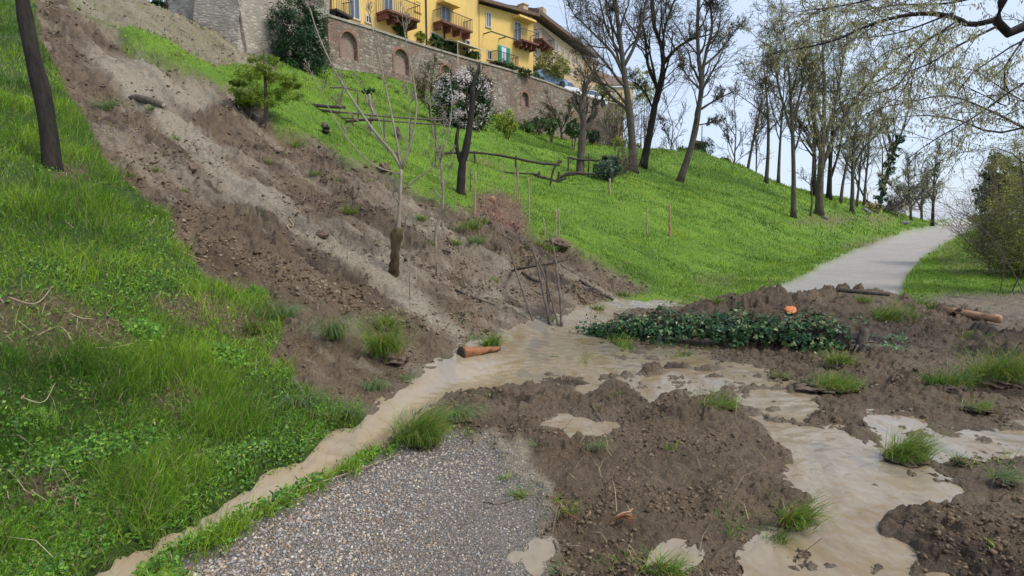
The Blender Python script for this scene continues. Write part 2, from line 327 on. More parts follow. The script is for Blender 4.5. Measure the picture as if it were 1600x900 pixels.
class MB:
    """collects shapes, then becomes one mesh"""
    def __init__(s): s.v = []; s.f = {}; s.n = 0
    def add(s, v, f):
        v = np.asarray(v, float); s.v.append(v)
        for k, ff in ((len(q), q) for q in f): s.f.setdefault(k, []).append([i + s.n for i in ff])
        s.n += len(v)
    def box(s, o, ex, ey, ez, a, b):
        """box from a to b in the frame (o; ex, ey, ez)"""
        o = np.array(o); ex, ey, ez = map(np.array, (ex, ey, ez)); v = []
        for k in (0, 1):
            for j in (0, 1):
                for i in (0, 1):
                    v.append(o + ex * (b[0] if i else a[0]) + ey * (b[1] if j else a[1]) + ez * (b[2] if k else a[2]))
        s.add(v, [(0, 2, 3, 1), (4, 5, 7, 6), (0, 1, 5, 4), (2, 6, 7, 3), (0, 4, 6, 2), (1, 3, 7, 5)])
    def prism(s, ptsA, ptsB):
        n = len(ptsA); s.add(list(ptsA) + list(ptsB), [tuple(range(n - 1, -1, -1)), tuple(range(n, 2 * n))] + [(i, (i + 1) % n, n + (i + 1) % n, n + i) for i in range(n)])
    def tube(s, pts, rad, n=6, cap=True, squash=None):
        pts = np.asarray(pts, float); m = len(pts); rad = np.broadcast_to(np.asarray(rad, float), (m,))
        t = np.gradient(pts, axis=0); t /= np.maximum(np.linalg.norm(t, axis=1, keepdims=True), 1e-9)
        ref = np.array([0, 0, 1.]) if abs(t[0][2]) < .85 else np.array([1., 0, 0])
        u = np.cross(t, ref); u /= np.maximum(np.linalg.norm(u, axis=1, keepdims=True), 1e-9); w_ = np.cross(t, u)
        an = np.arange(n) * 2 * math.pi / n
        v = pts[:, None] + rad[:, None, None] * (np.cos(an)[None, :, None] * u[:, None] + np.sin(an)[None, :, None] * w_[:, None])
        i = np.arange(m - 1)[:, None] * n; j = np.arange(n)[None]
        q = np.stack([i + j, i + (j + 1) % n, i + n + (j + 1) % n, i + n + j], -1).reshape(-1, 4) + s.n
        s.v.append(v.reshape(-1, 3)); s.f.setdefault(4, []).append(q)
        if cap: s.f.setdefault(n, []).append([list(s.n + np.arange(n)[::-1])]); s.f[n].append([list(s.n + (m - 1) * n + np.arange(n))])
        s.n += m * n
    def build(s, name, mat, parent=None, smooth=False, attrs=None):
        V = np.vstack(s.v); F = []
        for k, l in s.f.items():
            F.append(np.vstack([np.atleast_2d(np.asarray(a, np.int32)) for a in l]))
        if parent is not None: V = V - np.array(parent.matrix_basis.translation)
        return mesh_np(name, V, F, mat, parent, smooth=smooth, attrs=attrs)

# ------------------------------------------------------------------ materials
def mat_new(name):
    m = bpy.data.materials.new(name); m.use_nodes = True; t = m.node_tree; b = t.nodes['Principled BSDF']
    return m, t, b
def N(t, k, **kw):
    n = t.nodes.new(k)
    for a, v in kw.items():
        if a in n.inputs: n.inputs[a].default_value = v
        else: setattr(n, a, v)
    return n
def ramp(t, src, stops):
    r = t.nodes.new('ShaderNodeValToRGB'); e = r.color_ramp.elements
    while len(e) < len(stops): e.new(.5)
    for el, (p, c) in zip(e, stops): el.position = p; el.color = (*c, 1) if len(c) == 3 else c
    t.links.new(src, r.inputs[0]); return r.outputs[0]
def mixc(t, f, a, b, mode='MIX'):
    m = t.nodes.new('ShaderNodeMix'); m.data_type = 'RGBA'; m.blend_type = mode
    for i, v in ((0, f), (6, a), (7, b)):
        if hasattr(v, 'is_linked') or hasattr(v, 'links'): t.links.new(v, m.inputs[i])
        elif i == 0: m.inputs[0].default_value = v
        else: m.inputs[i].default_value = (*v, 1)
    return m.outputs[2]
def math_(t, op, a, b=0.0):
    m = t.nodes.new('ShaderNodeMath'); m.operation = op; m.use_clamp = False
    for i, v in ((0, a), (1, b)):
        if hasattr(v, 'links'): t.links.new(v, m.inputs[i])
        else: m.inputs[i].default_value = v
    return m.outputs[0]
def noise(t, scale, detail=4, rough=.55, vec=None):
    n = N(t, 'ShaderNodeTexNoise', Scale=scale, Detail=detail, Roughness=rough)
    if vec is not None: t.links.new(vec, n.inputs['Vector'])
    return n.outputs['Fac']
def pos(t, scale=None):
    g = t.nodes.new('ShaderNodeNewGeometry').outputs['Position']
    if scale is None: return g
    m = t.nodes.new('ShaderNodeMapping'); m.inputs['Scale'].default_value = scale; t.links.new(g, m.inputs[0]); return m.outputs[0]
def bump(t, b, h, strength=.5, dist=.02):
    n = N(t, 'ShaderNodeBump', Strength=strength, Distance=dist); t.links.new(h, n.inputs['Height']); t.links.new(n.outputs[0], b.inputs['Normal'])
def attr(t, name):
    a = t.nodes.new('ShaderNodeAttribute'); a.attribute_name = name; return a
def simple(name, c1, c2, scale=8, rough=.8, bs=.3, bd=.01, spec=.3, c3=None, stretch=None):
    m, t, b = mat_new(name); p = pos(t, stretch) if stretch else pos(t)
    f = noise(t, scale, 6, .62, p)
    st = [(.3, c1), (.7, c2)] if c3 is None else [(.28, c1), (.5, c2), (.72, c3)]
    t.links.new(ramp(t, f, st), b.inputs['Base Color']); b.inputs['Roughness'].default_value = rough; b.inputs['Specular IOR Level'].default_value = spec
    if bs: bump(t, b, noise(t, scale * 3, 5, .65, p), bs, bd)
    return m

# ------------------------------------------------------------------ ground material
def make_ground():
    m, t, b = mat_new('ground'); P = pos(t)
    A = {k: attr(t, k).outputs['Fac'] for k in ('veg', 'mud', 'gravel', 'pale', 'litter', 'wet', 'earth')}
    # mud
    f1 = noise(t, 1.3, 6, .6, P); f2 = noise(t, 26, 5, .7, P); f3 = noise(t, 7, 4, .6, P)
    mc = ramp(t, f1, [(.3, (.075, .049, .028)), (.5, (.140, .096, .056)), (.72, (.22, .160, .100))])
    mc = mixc(t, math_(t, 'MULTIPLY', ramp(t, f2, [(.35, (0, 0, 0)), (.75, (1, 1, 1))]), .5), mc, (.28, .205, .128))
    mc = mixc(t, math_(t, 'MULTIPLY', ramp(t, f3, [(.5, (0, 0, 0)), (.72, (1, 1, 1))]), .45), mc, (.085, .055, .038))
    pc = ramp(t, f2, [(.3, (.22, .175, .12)), (.5, (.36, .30, .215)), (.7, (.47, .40, .29))])
    mc = mixc(t, math_(t, 'MINIMUM', math_(t, 'MULTIPLY', A['pale'], 1.0), .9), mc, pc)
    mc = mixc(t, A['earth'], mc, ramp(t, f2, [(.3, (.16, .075, .05)), (.7, (.28, .15, .10))]))
    mc = mixc(t, math_(t, 'MULTIPLY', A['wet'], .85), mc, ramp(t, f3, [(.35, (.17, .13, .085)), (.6, (.27, .215, .15))]))
    # gravel: small stones of many tones
    v = N(t, 'ShaderNodeTexVoronoi', Scale=42.0); t.links.new(P, v.inputs['Vector'])
    sv = t.nodes.new('ShaderNodeSeparateColor'); t.links.new(v.outputs['Color'], sv.inputs[0])
    gc = ramp(t, sv.outputs[0], [(.0, (.13, .12, .115)), (.35, (.26, .245, .235)), (.6, (.37, .33, .28)), (.8, (.46, .44, .43)), (1, (.30, .20, .14))])
    gc = mixc(t, ramp(t, v.outputs['Distance'], [(.3, (0, 0, 0)), (.75, (1, 1, 1))]), gc, (.14, .115, .095))
    gc = mixc(t, ramp(t, noise(t, 2.2, 4, .6, P), [(.35, (0, 0, 0)), (.65, (.75, .75, .75))]), gc, (.22, .19, .155))
    gc = mixc(t, .5, gc, (.26, .22, .175))
    farf = attr(t, 'far').outputs['Fac']
    gfar = ramp(t, noise(t, 3, 8, .75, P), [(.3, (.42, .38, .33)), (.55, (.48, .44, .39)), (.75, (.55, .51, .455))])
    gfar = mixc(t, ramp(t, noise(t, .7, 4, .6, P), [(.4, (0, 0, 0)), (.7, (.4, .4, .4))]), gfar, (.36, .32, .265))
    gc = mixc(t, farf, gc, gfar)
    # soil under the grass
    sc_ = ramp(t, noise(t, 9, 5, .6, P), [(.3, (.035, .060, .012)), (.6, (.06, .10, .02)), (.8, (.10, .12, .035))])
    sfar = ramp(t, noise(t, 1.1, 6, .65, P), [(.3, (.07, .155, .012)), (.55, (.13, .235, .018)), (.75, (.20, .30, .03))])
    sc_ = mixc(t, attr(t, 'lawn').outputs['Fac'], sc_, sfar)
    lit = ramp(t, noise(t, 34, 4, .7, P), [(.3, (.055, .035, .022)), (.5, (.16, .10, .06)), (.65, (.26, .18, .11)), (.8, (.09, .06, .04))])
    sc_ = mixc(t, A['litter'], sc_, lit)
    mc = mixc(t, math_(t, 'MULTIPLY', ramp(t, noise(t, 90, 3, .7, P), [(.5, (0, 0, 0)), (.62, (1, 1, 1))]), .55), mc, (.045, .030, .020))  # fine dark specks in the mud colour stand in for shaded crevices
    mc = mixc(t, attr(t, 'dark').outputs['Fac'], mc, (.065, .043, .028))
    c = mixc(t, A['mud'], sc_, mc); c = mixc(t, A['gravel'], c, gc)
    t.links.new(c, b.inputs['Base Color'])
    r = math_(t, 'SUBTRACT', .82, math_(t, 'MULTIPLY', A['wet'], .5)); r = math_(t, 'SUBTRACT', r, math_(t, 'MULTIPLY', A['mud'], .26)); r = math_(t, 'SUBTRACT', r, math_(t, 'MULTIPLY', A['pale'], .12)); t.links.new(r, b.inputs['Roughness'])
    b.inputs['Specular IOR Level'].default_value = .28
    h = math_(t, 'ADD', noise(t, 60, 6, .7, P), math_(t, 'MULTIPLY', noise(t, 16, 4, .6, P), 1.3))
    h = math_(t, 'SUBTRACT', h, math_(t, 'MULTIPLY', math_(t, 'MULTIPLY', v.outputs['Distance'], A['gravel']), 1.1))
    bump(t, b, h, 1.0, .03)
    return m
M = {}
M['ground'] = make_ground()
def make_water():
    m, t, b = mat_new('muddy_water'); P = pos(t); Q = pos(t, (1, .55, 1))
    n1 = N(t, 'ShaderNodeTexNoise', Scale=1.25, Detail=6, Roughness=.6, Distortion=1.8); t.links.new(Q, n1.inputs['Vector'])
    c = ramp(t, n1.outputs['Fac'], [(.28, (.22, .145, .07)), (.42, (.25, .185, .11)), (.52, (.30, .24, .16)), (.6, (.23, .19, .135)), (.74, (.21, .185, .15))])
    di = attr(t, 'ditch').outputs['Fac']
    c = mixc(t, math_(t, 'MULTIPLY', di, .75), c, ramp(t, n1.outputs['Fac'], [(.3, (.40, .30, .175)), (.7, (.36, .29, .20))]))
    n2 = N(t, 'ShaderNodeTexNoise', Scale=7, Detail=5, Roughness=.6, Distortion=2.2); t.links.new(Q, n2.inputs['Vector'])
    c = mixc(t, ramp(t, n2.outputs['Fac'], [(.56, (0, 0, 0)), (.62, (.35, .35, .35))]), c, (.22, .165, .11))
    t.links.new(c, b.inputs['Base Color']); b.inputs['Roughness'].default_value = .07; b.inputs['Specular IOR Level'].default_value = .75; b.inputs['IOR'].default_value = 1.33
    n3 = N(t, 'ShaderNodeTexNoise', Scale=9, Detail=4, Roughness=.55, Distortion=.8); t.links.new(Q, n3.inputs['Vector'])
    bump(t, b, n3.outputs['Fac'], .22, .03)
    return m
M['water'] = make_water()

def blade_mat(name, rough=.55, trans=.3):
    m, t, b = mat_new(name); a = attr(t, 'tint').outputs['Color']
    t.links.new(a, b.inputs['Base Color']); b.inputs['Roughness'].default_value = rough; b.inputs['Specular IOR Level'].default_value = .35
    tr = t.nodes.new('ShaderNodeBsdfTranslucent'); t.links.new(a, tr.inputs[0])
    mx = t.nodes.new('ShaderNodeMixShader'); mx.inputs[0].default_value = trans
    o = t.nodes['Material Output']; t.links.new(b.outputs[0], mx.inputs[1]); t.links.new(tr.outputs[0], mx.inputs[2]); t.links.new(mx.outputs[0], o.inputs[0])
    return m
M['blade'] = blade_mat('grass_blade'); M['leaf'] = blade_mat('leaf', .45, .22); M['ivy'] = blade_mat('ivy_leaf', .30, .1); M['stone'] = blade_mat('pebble', .75, 0)
M['twiglitter'] = blade_mat('dry_litter', .8, .05)

# ------------------------------------------------------------------ ground sheets
def build_ground():
    a = np.concatenate([np.linspace(-82, -46, 60, endpoint=False), np.linspace(-46, 46, 900), np.linspace(46, 82, 61)[1:]])
    r = np.concatenate([np.geomspace(.5, 2.0, 40, endpoint=False), np.geomspace(2.0, 12, 430, endpoint=False), np.geomspace(12, 36, 330, endpoint=False), np.geomspace(36, 100, 130, endpoint=False), np.geomspace(100, 9000, 70)])
    A, Rr = np.meshgrid(R(1) * a, r); x = Rr * np.sin(A); y = Rr * np.cos(A); nr, na = x.shape
    z, lvl, m = surface(x.ravel(), y.ravel()); z = z.reshape(nr, na); D = np.hypot(x, y)
    zf = -45 + 20 * fbm(x / 900, y / 900, 3, 3) * ss(D, 400, 1500) + 75 * ss(D, 2500, 8000) * (.55 + .3 * fbm(x / 1500, y / 1500, 9, 3))
    k = ss(D, 170, 420); z = z * (1 - k) + zf * k
    V = np.stack([x, y, z], -1).reshape(-1, 3)
    i = np.arange(nr - 1)[:, None] * na; j = np.arange(na - 1)[None]
    F = np.stack([i + j, i + j + 1, i + na + j + 1, i + na + j], -1).reshape(-1, 4)
    AT = {q: m[q] for q in ('veg', 'mud', 'gravel', 'pale', 'litter', 'earth', 'dark')}
    AT['wet'] = np.clip(m['watersoft'] * 1.2, 0, 1) * m['mud'] * ss(.055 - (z.ravel() - lvl), 0, .05) ; AT['far'] = ss(y.ravel(), 8.5, 12)
    AT['lawn'] = ss(y.ravel() + x.ravel() * .55, 8, 13)
    g = m['gravel'][F].mean(1); md = m['mud'][F].mean(1); rf = m['roadfar'][F].mean(1); ctr = y.ravel()[F].mean(1)
    cls = np.where(g > .5, np.where(rf > .4, 1, 2), np.where(md > .5, 3, 0))
    dd = D.ravel()[F].mean(1); cls = np.where(dd > 300, 4, cls)
    for c, nm, lb in ((0, 'grass_slope', 'ground'), (1, 'gravel_road', 'road'), (2, 'gravel_path', 'path'), (3, 'landslide_mud', 'ground'), (4, 'distant_plain', 'terrain')):
        f = F[cls == c]; u, inv = np.unique(f, return_inverse=True)
        tag(mesh_np(nm, V[u], inv.reshape(f.shape), M['ground'], attrs={q: v[u] for q, v in AT.items()}), kind='structure')
    # water
    wm = m['watersoft']; zw = lvl.copy() + .004
    near = (D.ravel() < 20)
    f = F[((wm > .12) & near)[F].all(1)]; u, inv = np.unique(f, return_inverse=True)
    Vw = V[u].copy(); rip = .004 * fbm(Vw[:, 0] * 6, Vw[:, 1] * 9, 77, 3) * ss(m['water'][u], .5, 1)
    Vw[:, 2] = zw[u] - .012 + rip
    tag(mesh_np('muddy_water', Vw, inv.reshape(f.shape), M['water'], attrs={'ditch': m['ditch'][u]}), kind='structure')
build_ground()

# ------------------------------------------------------------------ scatter: grass, ground cover, stones
def scatter(n, r0, r1, a0=-50, a1=50, p=0.0):
    a = R(1) * rng.uniform(a0, a1, n); u = rng.random(n)
    r = r0 * (r1 / r0) ** u
    return r * np.sin(a), r * np.cos(a)
def grass_colors(n, x, y, kind='near'):
    t = fbm(x * .45, y * .45, 51, 3) + .35 * rng.normal(size=n); t = ss(t, -.9, .9)[:, None]
    wp = ss(fbm(x * .16, y * .16, 61, 4), .15, .6)[:, None]
    dark = np.array([.065, .15, .016]); mid = np.array([.17, .32, .025]); lite = np.array([.34, .50, .035])
    if kind == 'lawn': dark = np.array([.10, .19, .020]); mid = np.array([.20, .315, .028]); lite = np.array([.33, .43, .045])
    c = np.where(t < .5, dark + (mid - dark) * t * 2, mid + (lite - mid) * (t * 2 - 1)); c = c * rng.uniform(.75, 1.25, (n, 1)); c = c * (1 - .45 * wp * np.array([.5, .35, .2]) * (kind == 'lawn'))
    k = rng.random(n) < (.10 if kind == 'near' else .03); c[k] = np.array([.36, .30, .14]) * rng.uniform(.6, 1.1, (k.sum(), 1))
    return c
def blades(name, P, Ln, W, lean, col, mat, parent=None, seg=3, leandir=None, curl=1.0):
    """P (n,3) roots; Ln length; W width; lean 0..1; one bent strip each"""
    n = len(P); an = rng.uniform(0, 2 * math.pi, n); d = np.stack([np.cos(an), np.sin(an), np.zeros(n)], 1)
    if leandir is not None: d = d * .75 + leandir; d /= np.linalg.norm(d, axis=1, keepdims=True)
    bn = rng.uniform(0, 2 * math.pi, n); s = np.stack([np.cos(bn), np.sin(bn), np.zeros(n)], 1) * (W * .5)[:, None]
    lean = np.broadcast_to(lean, (n,)); V = []
    for k in range(seg):
        u = k / seg; q = lean * (u ** 1.6) * curl
        h = Ln * u * np.sqrt(np.maximum(.05, 1 - np.minimum(lean, .97) ** 2 * u)); 
        c = P + d * (Ln * q)[:, None] + np.array([0, 0, 1.]) * h[:, None]; wd = (1 - .55 * u)
        V += [c - s * wd, c + s * wd]
    u = 1; c = P + d * (Ln * lean * curl)[:, None] + np.array([0, 0, 1.]) * (Ln * np.sqrt(np.maximum(.03, 1 - np.minimum(lean, .985) ** 2)))[:, None]
    V.append(c); k = 2 * seg + 1; V = np.stack(V, 1).reshape(-1, 3); b0 = (np.arange(n) * k)[:, None]
    Q = [b0 + np.array([[2 * j, 2 * j + 1, 2 * j + 3, 2 * j + 2]]) for j in range(seg - 1)]
    T = b0 + np.array([[2 * seg - 2, 2 * seg - 1, 2 * seg]])
    if parent is not None: V = V - np.array(parent.matrix_basis.translation)
    return mesh_np(name, V, [np.vstack(Q), T], mat, parent, attrs={'tint': np.repeat(col, k, 0)}, smooth=True)
TPL = {
 'round': (np.array([[0, 0, 0], [.42, .25, .06], [.5, .6, .05], [0, 1, -.08], [-.5, .6, .05], [-.42, .25, .06]]), [(0, 1, 2, 3), (0, 3, 4, 5)]),
 'ivy': (np.array([[0, 0, 0], [.5, .02, .05], [.34, .38, .03], [.3, .5, .04], [0, 1, -.1], [-.3, .5, .04], [-.34, .38, .03], [-.5, .02, .05]]), [(0, 1, 2, 3), (0, 3, 4, 5), (0, 5, 6, 7)]),
 'slim': (np.array([[0, 0, 0], [.16, .4, .03], [0, 1, -.05], [-.16, .4, .03]]), [(0, 1, 2, 3)]),
}
def rots(n, up, spread):
    """orthonormal frames whose z leans about `up`"""
    z = up + rng.normal(size=(n, 3)) * spread; z /= np.linalg.norm(z, axis=1, keepdims=True)
    h = rng.normal(size=(n, 3)); x = np.cross(h, z); x /= np.maximum(np.linalg.norm(x, axis=1, keepdims=True), 1e-6); y = np.cross(z, x)
    return x, y, z
def leaves(name, C, size, col, mat, parent=None, tpl='round', up=(0, 0, 1.), spread=.5, ydir=None):
    n = len(C); T, F = TPL[tpl]; up = np.asarray(up, float); up = np.broadcast_to(up, (n, 3))
    x, y, z = rots(n, up, spread)
    if ydir is not None:
        y = ydir + .25 * rng.normal(size=(n, 3)); y /= np.linalg.norm(y, axis=1, keepdims=True); x = np.cross(y, z); x /= np.maximum(np.linalg.norm(x, axis=1, keepdims=True), 1e-6); z = np.cross(x, y)
    size = np.broadcast_to(size, (n,))
    V = C[:, None] + size[:, None, None] * (T[None, :, 0:1] * x[:, None] + T[None, :, 1:2] * y[:, None] + T[None, :, 2:3] * z[:, None])
    k = len(T); b0 = (np.arange(n) * k)[:, None]; V = V.reshape(-1, 3)
    FF = np.vstack([b0 + np.array([f]) for f in F])
    if parent is not None: V = V - np.array(parent.matrix_basis.translation)
    return mesh_np(name, V, FF, mat, parent, attrs={'tint': np.repeat(col, k, 0)}, smooth=False)
def tints(n, cols, var=.2):
    cols = np.array(cols, float); i = rng.integers(0, len(cols), n); return cols[i] * rng.uniform(1 - var, 1 + var, (n, 1))

def do_grass():
    # near bank
    x, y = scatter(560000, 2.4, 24, -52, 12); z, l, m = surface(x, y)
    side = (m['veg'] > .12)
    den = fbm(x * 1.5, y * 1.5, 45, 3)
    p = m['veg'] * np.clip(.7 + .5 * den, .3, 1) * (1 - .62 * m['litter']) * (1 - .4 * m['leafy'])
    k = side & (rng.random(len(x)) < p) & (y + x * .55 < 12); x, y, z = x[k], y[k], z[k]; D = np.hypot(x, y); n = len(x)
    tall = ss(fbm(x * 1.3, y * 1.3, 48, 4), -.1, .6)
    Ln = (.08 + .15 * tall) * rng.uniform(.5, 1.3, n) * (1 + .02 * D); W = np.maximum(.0045, D * .00075) * rng.uniform(.7, 1.3, n)
    dn = np.tile(np.array([.55, -.35, -.1]), (n, 1))
    o = blades('grass', np.stack([x, y, z - .01], 1), Ln, W, rng.uniform(.2, .95, n), grass_colors(n, x, y), M['blade'], leandir=dn); tag(o, kind='stuff')
    # lawn slope and far verge
    x, y = scatter(470000, 8, 95, -50, 46); z, l, m = surface(x, y)
    k = (rng.random(len(x)) < m['veg'] * (1 - .7 * m['litter']) * np.clip(.8 + .4 * fbm(x * .6, y * .6, 145, 3), .3, 1)) & (m['gravel'] < .35) & (y + x * .55 > 10.5); x, y, z = x[k], y[k], z[k]; D = np.hypot(x, y); n = len(x)
    Ln = (.035 + .0022 * D) * rng.uniform(.5, 1.4, n) * (1 + .7 * ss(fbm(x * .5, y * .5, 4, 2), .1, .6)); W = np.maximum(.008, D * .0011) * rng.uniform(.7, 1.3, n)
    o = blades('lawn_grass', np.stack([x, y, z - .01], 1), Ln, W, rng.uniform(.1, .8, n), grass_colors(n, x, y, 'lawn'), M['blade'], seg=2); tag(o, kind='stuff')
    # broad-leaved ground cover on the bank, the verge and the nettle patch
    x, y = scatter(400000, 2.3, 14, -50, 6); z, l, m = surface(x, y)
    k = rng.random(len(x)) < (m['leafy'] * .75 + .2) * m['veg'] * np.clip(.55 + .9 * fbm(x * 2.2, y * 2.2, 49, 3), .05, 1); x, y, z = x[k], y[k], z[k]; n = len(x); D = np.hypot(x, y)
    h = rng.random(n) ** .7 * (.015 + .06 * ss(fbm(x * 1.1, y * 1.1, 46, 3), -.3, .6))
    c = tints(n, [(.045, .13, .015), (.08, .21, .02), (.12, .28, .028), (.06, .15, .025), (.19, .33, .04)], .3)
    hf = rng.random(n) < .5
    o = leaves('ground_cover_herbs', np.stack([x, y, z + h * 1.3], 1)[hf], rng.uniform(.014, .034, hf.sum()) * (1 + .06 * D[hf]), c[hf] * np.array([1.25, 1.1, 1]), M['leaf'], tpl='slim', up=(.25, -.45, .9), spread=.8); tag(o, kind='stuff')
    x, y, z, h, c, D = x[~hf], y[~hf], z[~hf], h[~hf], c[~hf], D[~hf]; n = len(x)
    o = leaves('ground_cover', np.stack([x, y, z + h], 1), rng.uniform(.009, .022, n) * (1 + .06 * D), c, M['leaf'], tpl='round', up=(.25, -.45, .9), spread=.55); tag(o, kind='stuff')
    # dead leaves and stalks
    x, y = scatter(130000, 2.3, 30, -50, 40); z, l, m = surface(x, y)
    k = rng.random(len(x)) < np.clip(m['litter'] * .8 + .05 * m['veg'] + .25 * m['scarp'], 0, 1) * (1 - .97 * m['mud'] * (1 - m['scarp'])) * (1 - m['water']) * (1 - m['gravel']); x, y, z = x[k], y[k], z[k]; n = len(x); D = np.hypot(x, y)
    c = tints(n, [(.17, .11, .06), (.26, .18, .10), (.10, .07, .045), (.34, .26, .16), (.15, .09, .055), (.08, .055, .04)], .3)
    o = leaves('fallen_leaves', np.stack([x, y, z + .012 + .03 * rng.random(n)], 1), rng.uniform(.012, .034, n) * (1 + .06 * D), c, M['twiglitter'], tpl='slim', up=(.2, -.4, .9), spread=.8); tag(o, kind='stuff')
    x, y = scatter(45000, 2.3, 26, -50, 30); z, l, m = surface(x, y)
    k = rng.random(len(x)) < np.clip(m['litter'] * .9 + .06 * m['veg'] + .04 * m['mud'] * m['thick'], 0, 1) * (1 - m['water']) * (1 - m['gravel']); x, y, z = x[k], y[k], z[k]; n = len(x); D = np.hypot(x, y)
    c = tints(n, [(.30, .24, .15), (.40, .33, .22), (.16, .11, .075), (.10, .07, .05)], .3)
    o = blades('dry_stalks', np.stack([x, y, z + .01], 1), rng.uniform(.06, .26, n), np.maximum(.004, D * .0008), rng.uniform(.8, .99, n), c, M['twiglitter'], seg=2); tag(o, kind='stuff')
    # short scraps of green left on the mud
    x, y = scatter(60000, 2.6, 30, -40, 42); z, l, m = surface(x, y)
    sp = fbm(x * .9, y * .9, 205, 3); k = (rng.random(len(x)) < .9 * ss(sp, .42, .8)) & (m['mud'] > .6) & (m['water'] < .2) & (m['pale'] < .5); x, y, z = x[k], y[k], z[k]; n = len(x); D = np.hypot(x, y)
    o = blades('mud_grass', np.stack([x, y, z - .005], 1), rng.uniform(.03, .10, n) * (1 + .02 * D), np.maximum(.005, D * .0009), rng.uniform(.5, .98, n), grass_colors(n, x, y), M['blade'], seg=2); tag(o, kind='stuff')
do_grass()

ICO = None
def ico(sub=1):
    import bmesh
    bm = bmesh.new(); bmesh.ops.create_icosphere(bm, subdivisions=sub, radius=1); v = np.array([q.co[:] for q in bm.verts]); f = np.array([[a.index for a in q.verts] for q in bm.faces]); bm.free(); return v, f
def stones(name, x, y, z, size, col, mat, sub=1, flat=.6, sink=.2, jit=.16):
    T, F = ico(sub); n = len(x); X, Y, Z = rots(n, np.array([0, 0, 1.]), .35); 
    sc_ = np.stack([size * rng.uniform(.75, 1.3, n), size * rng.uniform(.6, 1, n), size * flat * rng.uniform(.6, 1.2, n)], 1)
    Tj = T[None] * (1 + jit * rng.normal(size=(n, len(T), 1)))
    V = np.stack([x, y, z], 1)[:, None] + Tj[..., 0:1] * (X * sc_[:, 0:1])[:, None] + Tj[..., 1:2] * (Y * sc_[:, 1:2])[:, None] + Tj[..., 2:3] * (Z * sc_[:, 2:3])[:, None]
    V[..., 2] += (size * flat * (1 - sink * 2))[:, None] * .6
    k = len(T); FF = (F[None] + (np.arange(n) * k)[:, None, None]).reshape(-1, 3)
    return mesh_np(name, V.reshape(-1, 3), FF, mat, attrs={'tint': np.repeat(col, k, 0)}, smooth=True)
def do_gravel():
    x, y = scatter(120000, 1.9, 7.5, -46, 14); z, l, m = surface(x, y, False)
    fx, fy = project(x, y, z); edge = np.clip(1.25 - (x - (LX(y) + .1)) / 1.6, .3, 1)       # coarser and denser along the left edge
    k = (rng.random(len(x)) < np.clip(m['gravel'], 0, 1) * edge) | (rng.random(len(x)) < .5 * m['pale'] * (1 - m['thick']) * (y < 6)); x, y, z = x[k], y[k], z[k]; n = len(x)
    s = (.0028 + .0065 * rng.random(n) ** 3) * np.clip(1.5 - (x - LX(y)) / 1.8, .7, 1.5)
    c = 1.35 * tints(n, [(.19, .175, .165), (.27, .25, .235), (.12, .105, .09), (.28, .21, .14), (.37, .32, .26), (.20, .135, .09), (.17, .16, .15), (.24, .195, .145)], .22)
    tag(stones('gravel', x, y, z, s, c, M['stone']), kind='stuff')
    # crumbs of mud over everything muddy
    x, y = scatter(120000, 2.0, 20, -46, 46); z, l, m = surface(x, y)
    dens = ss(fbm(x * 1.3, y * 1.3, 88, 3), -.3, .5)
    k = rng.random(len(x)) < np.maximum(m['thick'] * dens * (1 - m['pale']), .3 * dens * m['mud'] * (y < 6)) * (1 - m['water']) ; x, y, z = x[k], y[k], z[k]; n = len(x); D = np.hypot(x, y)
    c = tints(n, [(.12, .078, .042), (.155, .103, .058), (.085, .055, .030), (.20, .143, .085)], .18)
    tag(stones('mud_crumbs', x, y, z + .002, (.0028 + .012 * rng.random(n) ** 4.5) * (1 + .07 * D), c, M['stone'], flat=.7, sink=.35, jit=.32), kind='stuff')
    x, y = scatter(90000, 7, 34, -46, 20); z, l, m = surface(x, y)
    dens = ss(fbm(x * .9, y * .9, 89, 4), -.25, .45)
    k = rng.random(len(x)) < m['thick'] * dens * (1 - .75 * m['pale']) * (1 - m['water']); x, y, z = x[k], y[k], z[k]; n = len(x); D = np.hypot(x, y)
    c = tints(n, [(.12, .078, .042), (.155, .103, .058), (.08, .05, .028), (.23, .17, .105)], .2)
    tag(stones('slope_crumbs', x, y, z, (.008 + .034 * rng.random(n) ** 3.2) * (.55 + .04 * D), c, M['stone'], flat=.7, sink=.35, jit=.3), kind='stuff')
do_gravel()

# ------------------------------------------------------------------ materials for built things
M['bark'] = simple('bark', (.035, .027, .020), (.10, .08, .06), 14, .9, .8, .02, c3=(.16, .135, .105), stretch=(1, 1, .25))
M['darkbark'] = simple('dark_bark', (.012, .010, .008), (.045, .036, .028), 16, .9, .8, .02, stretch=(1, 1, .25))
M['palebark'] = simple('pale_bark', (.20, .16, .11), (.36, .31, .235), 18, .8, .5, .008, stretch=(1, 1, .3))
M['greybark'] = simple('grey_bark', (.045, .036, .026), (.095, .08, .058), 12, .9, .7, .02, c3=(.13, .125, .07), stretch=(1, 1, .25))
M['oldwood'] = simple('old_wood', (.075, .055, .042), (.20, .16, .125), 20, .85, .7, .01, stretch=(1, 1, .4))
M['darkwood'] = simple('dark_wood', (.035, .027, .022), (.10, .08, .062), 20, .85, .7, .01)
M['cane'] = simple('cane', (.26, .19, .11), (.42, .33, .20), 20, .7, .3, .004)
M['redwood'] = simple('fresh_split_wood', (.07, .04, .028), (.30, .12, .05), 9, .75, 1, .02, c3=(.40, .19, .09), stretch=(.5, 1, 2))
M['tanwood'] = simple('bare_tan_wood', (.13, .08, .05), (.38, .21, .12), 8, .75, 1, .015, c3=(.50, .31, .18), stretch=(.5, 1, 2))
M['orange'] = simple('orange_clay', (.60, .17, .06), (.78, .28, .10), 12, .7, .3, .01)
